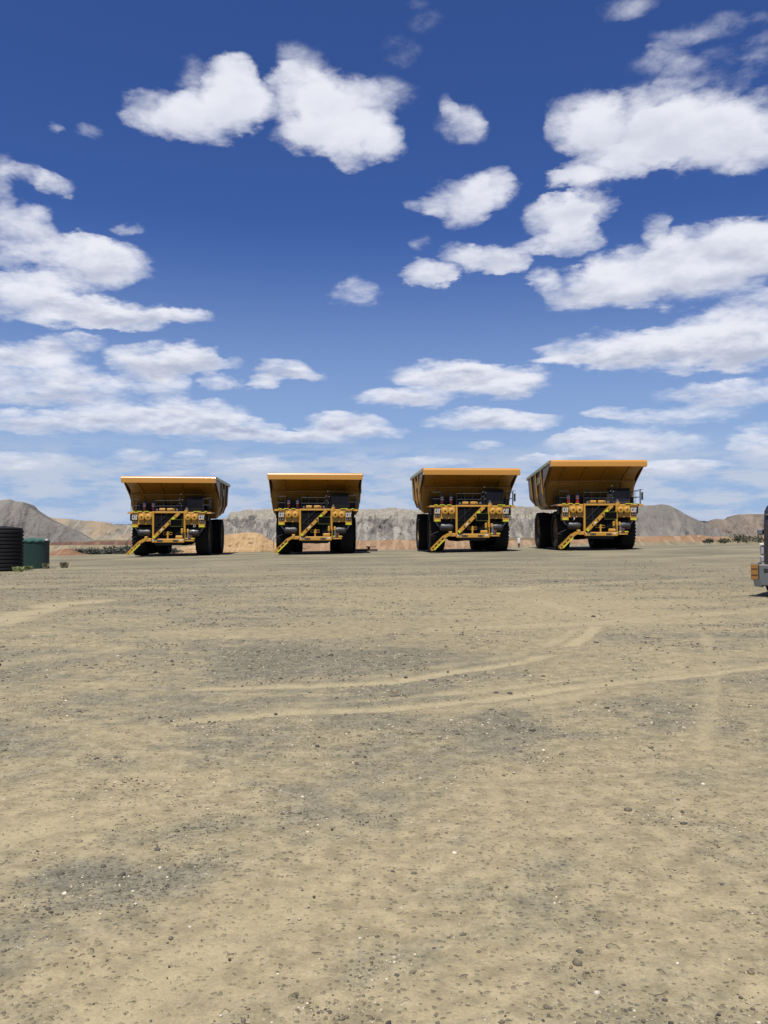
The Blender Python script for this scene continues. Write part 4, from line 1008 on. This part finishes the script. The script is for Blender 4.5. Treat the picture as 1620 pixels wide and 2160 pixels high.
# ------------------------------------------------------------------ tanks, post, steel frame, parked truck, plants
def tanks():
    m = paint('black_poly', (0.005,0.005,0.007), 0.75, dirt=0.06, spec=0.3, dirtcol=(.06,.05,.045))
    Y=39.8; x,_=at(-4,Y); z=gzf(x,Y)
    t=empty('water_tank',(x,Y,z),0,'tall black ribbed plastic tank cut off by the left edge','tank')
    prof=[(0,0.01),(0,1.08)]
    nr=11
    for i in range(nr):
        z0=.05+i*(1.92/nr); h=1.92/nr
        prof+=[(z0,1.08),(z0+h*.15,1.13),(z0+h*.7,1.13),(z0+h*.85,1.08)]
    prof+=[(1.99,1.09)]
    MB().lathe(prof,56,'Z').build('shell',m,t,30)
    MB().lathe([(1.99,1.09),(2.03,1.10),(2.06,1.02),(2.12,.5),(2.14,.25),(2.14,.01)],56,'Z').build('lid',m,t,30)
    v=MB(); v.cyl((.45,-.3,2.05),(.45,-.3,2.14),.07,n=12); v.build('vent',m,t,40)
    g=paint('green_tank_steel',(0.008,0.045,0.036),0.5,dirt=0.15,dirtcol=(.05,.08,.06))
    g2=paint('green_tank_rim',(0.03,0.11,0.085),0.5,dirt=0.1)
    Y=43.3; x,_=at(71,Y); z=gzf(x,Y)
    t=empty('water_tank',(x,Y,z),0,'short dark green corrugated tank beside the black tank','tank')
    n=160; vs=[]; 
    mb=MB(); rows=[0,1.40]
    for zz in rows:
        for i in range(n):
            a=2*math.pi*i/n; r=.765+.008*math.sin(a*40); vs.append((r*math.cos(a),r*math.sin(a),zz))
    mb.add(vs,[(i,(i+1)%n,n+(i+1)%n,n+i) for i in range(n)]+[tuple(range(n,2*n))])
    mb.build('shell',g,t,60)
    mb=MB(); vs=[]
    for (rr,zz) in ((.80,1.385),(.80,1.455),(.77,1.47),(.4,1.56),(.05,1.60)):
        for i in range(n):
            a=2*math.pi*i/n; vs.append((rr*math.cos(a),rr*math.sin(a),zz+(.022*math.sin(a*14) if rr>.7 else 0)))
    mb.add(vs,[(j*n+i,j*n+(i+1)%n,(j+1)*n+(i+1)%n,(j+1)*n+i) for j in range(4) for i in range(n)]+[tuple(range(4*n,5*n))])
    mb.build('lid',g2,t,50)
    f=MB(); f.cbox(.70,.84,-.30,-.16,1.44,1.52,.02); f.build('fitting',WHT,t)
    f=MB(); f.cyl((-.52,-.60,1.28),(-.52,-.78,1.28),.05,n=12); f.cbox(-.60,-.44,-.80,-.74,1.25,1.31,.01); f.build('fitting',WHT,t,40)
tanks()

def post():
    Y=82.0; x,_=at(1094.5,Y); z=gzf(x,Y)
    t=empty('marker_post',(x,Y,z),0,'small white topped marker post on the yard edge behind the trucks','post')
    m=MB(); m.cyl((0,0,-.1),(0,0,.42),.09,n=12); m.build('base',paint('grey_base',(.12,.11,.10),.7),t,40)
    m=MB(); m.lathe([(.42,.15),(.86,.15),(.92,.12),(.94,.01)],16,'Z'); m.build('head',WHT,t,40)
post()
def frame():
    Y=74.0; x,_=at(772,Y); z=gzf(x,Y)
    rs=paint('dark_rust',(.035,.018,.016),.7,dirt=.2,dirtcol=(.12,.07,.05))
    t=empty('steel_skid',(x,Y,z),0,'low dark steel skid with a short stub post right of the second truck','steel skid')
    m=MB(); m.cbox(-1.15,1.02,-.25,-.05,.08,.24,.02); m.cbox(-1.15,1.02,.25,.45,.08,.24,.02)
    for q in (-1.0,0,.85): m.cbox(q-.08,q+.08,-.05,.25,.10,.22,.01)
    m.build('runner',rs,t)
    m=MB(); m.cbox(.14,.36,.0,.2,.24,.42,.02); m.build('stub_post',rs,t)
    m=MB(); m.cbox(.02,.90,-.1,.35,.42,.50,.03); m.build('cap_plate',paint('rust_plate',(.16,.11,.075),.7,dirt=.3),t)
frame()

# ---- truck cut off by the right edge (front corner)
def side_truck():
    Y0=20.4; xl,_=at(1583,Y0); z0=gzf(xl+1,Y0)
    t=empty('parked_truck',(xl,Y0,z0),R(-38),'grey bumpered dark truck front corner cut off by the right edge','truck')
    gr=paint('bumper_grey',(.16,.175,.18),.45,dirt=.2); dk=paint('cab_charcoal',(.022,.020,.026),.3,dirt=.1,coat=.5)
    am=paint('amber_lens',(.40,.19,.035),.45,dirt=.25,dirtcol=(.2,.12,.05)); lt=paint('pale_panel',(.42,.42,.47),.35,dirt=.15)
    W=2.45
    b=MB(); b.cbox(.17,W-.17,-.02,.30,.27,.80,.03); b.cbox(0.0,.17,.01,.35,.42,.83,.02); b.cbox(W-.17,W,.01,.35,.42,.83,.02); bb=b.build('bumper',gr,t)
    for x0 in (0.005,W-.165): 
        c=MB(); c.cbox(x0,x0+.16,-.03,.006,.42,.80,.01)
        c.build('corner_lamp',am,bb)
    for x0 in (.02,W-.18):
        for zz in (.53,.68):
            c=MB(); c.box(x0,x0+.14,-.038,-.031,zz,zz+.012); c.build('lens_divider',dk,bb)
    c=MB(); c.cbox(.30,.40,-.03,.0,.60,.70,.01); c.cbox(.75,1.7,-.03,0.,.52,.64,.01); c.build('tow_hole',dk,bb)
    c=MB(); c.add([(.06,-.05,.42),(.22,-.05,.42),(.22,.2,.42),(.06,.2,.42),(.09,-.03,.26),(.25,-.03,.24),(.25,.15,.24),(.09,.15,.26)],[(0,1,2,3),(4,5,6,7),(0,1,5,4),(1,2,6,5),(2,3,7,6),(3,0,4,7)]); c.build('step_bracket',gr,bb)
    # headlamp stack beside the bonnet
    for (z1,z2,mt,nm) in ((.84,1.0,lt,'indicator'),(1.02,1.24,lt,'headlight')):
        for s0 in (.20,W-.38):
            c=MB(); c.cbox(s0,s0+.18,.02,.35,z1,z2,.03); c.build(nm,mt,t)
    for s0 in (.19,W-.39): 
        c=MB(); c.cbox(s0,s0+.20,.0,.36,1.25,1.30,.02); c.build('lamp_hood',WHT,t)
    # bonnet, grille and cab
    c=MB(); c.prism([(.0,.80),(-.02,1.75),(.05,2.08),(.30,2.22),(1.6,2.35),(1.6,.80)],.31,W-.31,'X'); c.build('bonnet',dk,t)
    gl=MB()
    for i in range(14): gl.box(.5,W-.5,-.05,-.025,.9+i*.07,.93+i*.07)
    gl.build('grille',SLV,t)
    c=MB(); c.box(.36,W-.36,.0,.05,1.98,2.02); c.v=[(p[0],p[1]-.035,p[2]) for p in c.v]; c.build('trim_strip',SLV,t)
    c=MB(); c.prism([(1.6,.7),(1.6,2.2),(1.85,2.95),(3.6,3.0),(3.6,.7)],.5,W-.12,'X'); cab=c.build('cab',dk,t)
    c=MB(); c.add([(.6,1.58,2.22),(W-.25,1.58,2.22),(W-.25,1.80,2.85),(.6,1.80,2.85)],[(0,1,2,3)]); c.build('windscreen',GLS,cab)
    for s_,x0 in ((-1,.24),(1,W-.24)):
        c=MB(); c.cbox(min(x0,x0+s_*.16),max(x0,x0+s_*.16),.25,.33,1.50,1.66,.04); c.bar((x0,.29,1.58),(x0-s_*.12,.5,1.52),.03,.03); c.build('mirror',SLV,t)
    ch=MB(); ch.box(.7,W-.7,.3,8.2,.65,.9); ch.box(.35,W-.35,3.9,8.2,.95,1.1); ch.build('chassis',dk,t)
    for y in (1.3,5.8,7.1):
        for x0,sd in ((.1,-1),(W-.42,1)):
            w=empty('wheel',(0,y,.5)); w.parent=t
            mb=MB(); mb.lathe([(x0,.30),(x0,.44),(x0+.04,.49),(x0+.28,.49),(x0+.32,.44),(x0+.32,.30)],32,'X',closed=True); mb.build('tyre',RUB,w,40)
            mb=MB(); mb.lathe([(x0+.02,.30),(x0+.30,.30)],24,'X'); mb.cyl((x0+.1,0,0),(x0+.22,0,0),.30,n=24); mb.build('rim',SLV,w,40)
side_truck()

# ---- plants
def leaf_mat(name, a, b):
    m, nt, bs = new_mat(name)
    g = nt.node('ShaderNodeNewGeometry').outputs['Random Per Island']
    nt.put(bs.inputs['Base Color'], dim(nt, nt.ramp(g, [(0, a), (1, b)]))); bs.inputs['Roughness'].default_value = 0.75
    return m
WOOD = paint('twig', (.10,.075,.05), .8)
def bush(name, px, Y, w, h, mat, label, cat, group, n=420, seed=0, grass=False, zoff=0.0, leaf=0.05):
    rng=random.Random(seed); x,_=at(px,Y); z=gzf(x,Y)+zoff
    t=empty(name,(x,Y,z),0,label,cat,group)
    st=MB(); lf=MB(); tips=[]
    k = 26 if grass else 9
    for i in range(k):
        a=rng.uniform(0,6.283); q=rng.uniform(.25,1.0)
        tx,ty,tz=w*.5*q*math.cos(a),w*.35*q*math.sin(a),h*rng.uniform(.55,1.0)*(1-.35*q)
        if grass:
            for j in range(8):
                aa=a+rng.uniform(-.5,.5); l=rng.uniform(.5,1); bx_,by_=rng.uniform(-.25,.25)*w,rng.uniform(-.15,.15)*w
                p1=(bx_+tx*.4,by_+ty*.4,h*l*.6); p2=(bx_+tx*l,by_+ty*l,h*l*.9); wd=.012*max(1,Y/25)
                lf.add([(bx_-wd,by_,0),(bx_+wd,by_,0),(p1[0]+wd*.8,p1[1],p1[2]),(p1[0]-wd*.8,p1[1],p1[2]),p2],[(0,1,2,3),(3,2,4)])
        else:
            st.cyl((0,0,-.05),(tx,ty,tz),.03,.008,6); tips.append((tx,ty,tz))
    if not grass:
        for i in range(n):
            cx_,cy_,cz_=tips[rng.randrange(len(tips))]; s=w*.20
            p=Vector((cx_+rng.gauss(0,s),cy_+rng.gauss(0,s*.7),max(.03,cz_*rng.uniform(.25,1.05)+rng.gauss(0,h*.08))))
            u=Vector((rng.gauss(0,1),rng.gauss(0,1),rng.gauss(0,1))).normalized(); v=u.cross(Vector((rng.gauss(0,1),rng.gauss(0,1),rng.gauss(0,1)))).normalized()
            L=leaf*rng.uniform(.7,1.6); lf.add([p-u*L,p+v*L*.5,p+u*L,p-v*L*.5],[(0,1,2,3)])
        st.build('stem',WOOD,t,60)
    lf.build('foliage',mat,t)
    return t
SB = leaf_mat('saltbush', (.050,.056,.042), (.11,.12,.095)); GB = leaf_mat('olive_bush', (.075,.085,.045), (.13,.14,.085))
GR = leaf_mat('green_grass', (.16,.21,.05), (.30,.34,.12)); DRY = leaf_mat('dry_grass', (.17,.16,.08), (.30,.27,.15))
lb = [(150,1.3,.75),(163,1.5,.9),(176,1.5,.8),(189,1.6,.85),(203,1.4,.75),(216,1.2,.6),(232,1.5,.9),(245,1.8,1.0),(259,1.9,1.1),(272,1.6,1.0),(366,1.3,.6),(128,1.0,.5)]
blab = ['dark bush at the left end of the scrub row by the rust dirt mound','second dark bush of the scrub row from the rust mound','third dark bush of the scrub row','middle dark bush of the left scrub clump','fifth dark bush of the scrub row','low dark bush closing the left scrub clump','dark bush starting the scrub clump beside the leftmost dump truck','broad dark bush in the right scrub clump','tallest dark bush in the right scrub clump','dark bush nearest the leftmost dump truck ladder','dark low bush seen between the wheels of the leftmost dump truck','small dark bush behind the rust dirt mound']
for i,(px,w,h) in enumerate(lb):
    bush('bush',px,84.0+(i%3)*1.2,w,h,SB,blab[i],'bush','dark scrub bushes behind the yard at left',420,seed=i,leaf=.09)
rb = [(1497,.9,.5,'smallest olive bush on the yard edge at right'),(1527,1.1,.55,'low olive bush between two others at right'),(1556,1.9,1.15,'left half of the big olive bush at right'),(1575,1.8,1.1,'right half of the big olive bush at right'),(1604,1.5,.85,'olive bush right behind the cut off truck')]
for i,(px,w,h,lab) in enumerate(rb):
    bush('bush',px,88.0+(i%2),w,h,GB,lab,'bush','olive bushes on the yard edge at right',360,seed=40+i,leaf=.08,zoff=.25)
bush('grass_tuft',39,38.4,.62,.30,GR,'bright green grass tuft at the foot of the black tank','grass tuft',None,seed=61,grass=True)
bush('grass_tuft',60,42.2,.55,.20,GR,'low green grass tuft in front of the green tank','grass tuft',None,seed=62,grass=True)
bush('grass_tuft',97,42.4,.42,.34,DRY,'olive grass tuft at the right foot of the green tank','grass tuft',None,seed=63,grass=True)
bush('grass_tuft',136,43.8,.52,.40,DRY,'lone dry brown grass tuft right of the green tank','grass tuft',None,seed=64,grass=True)
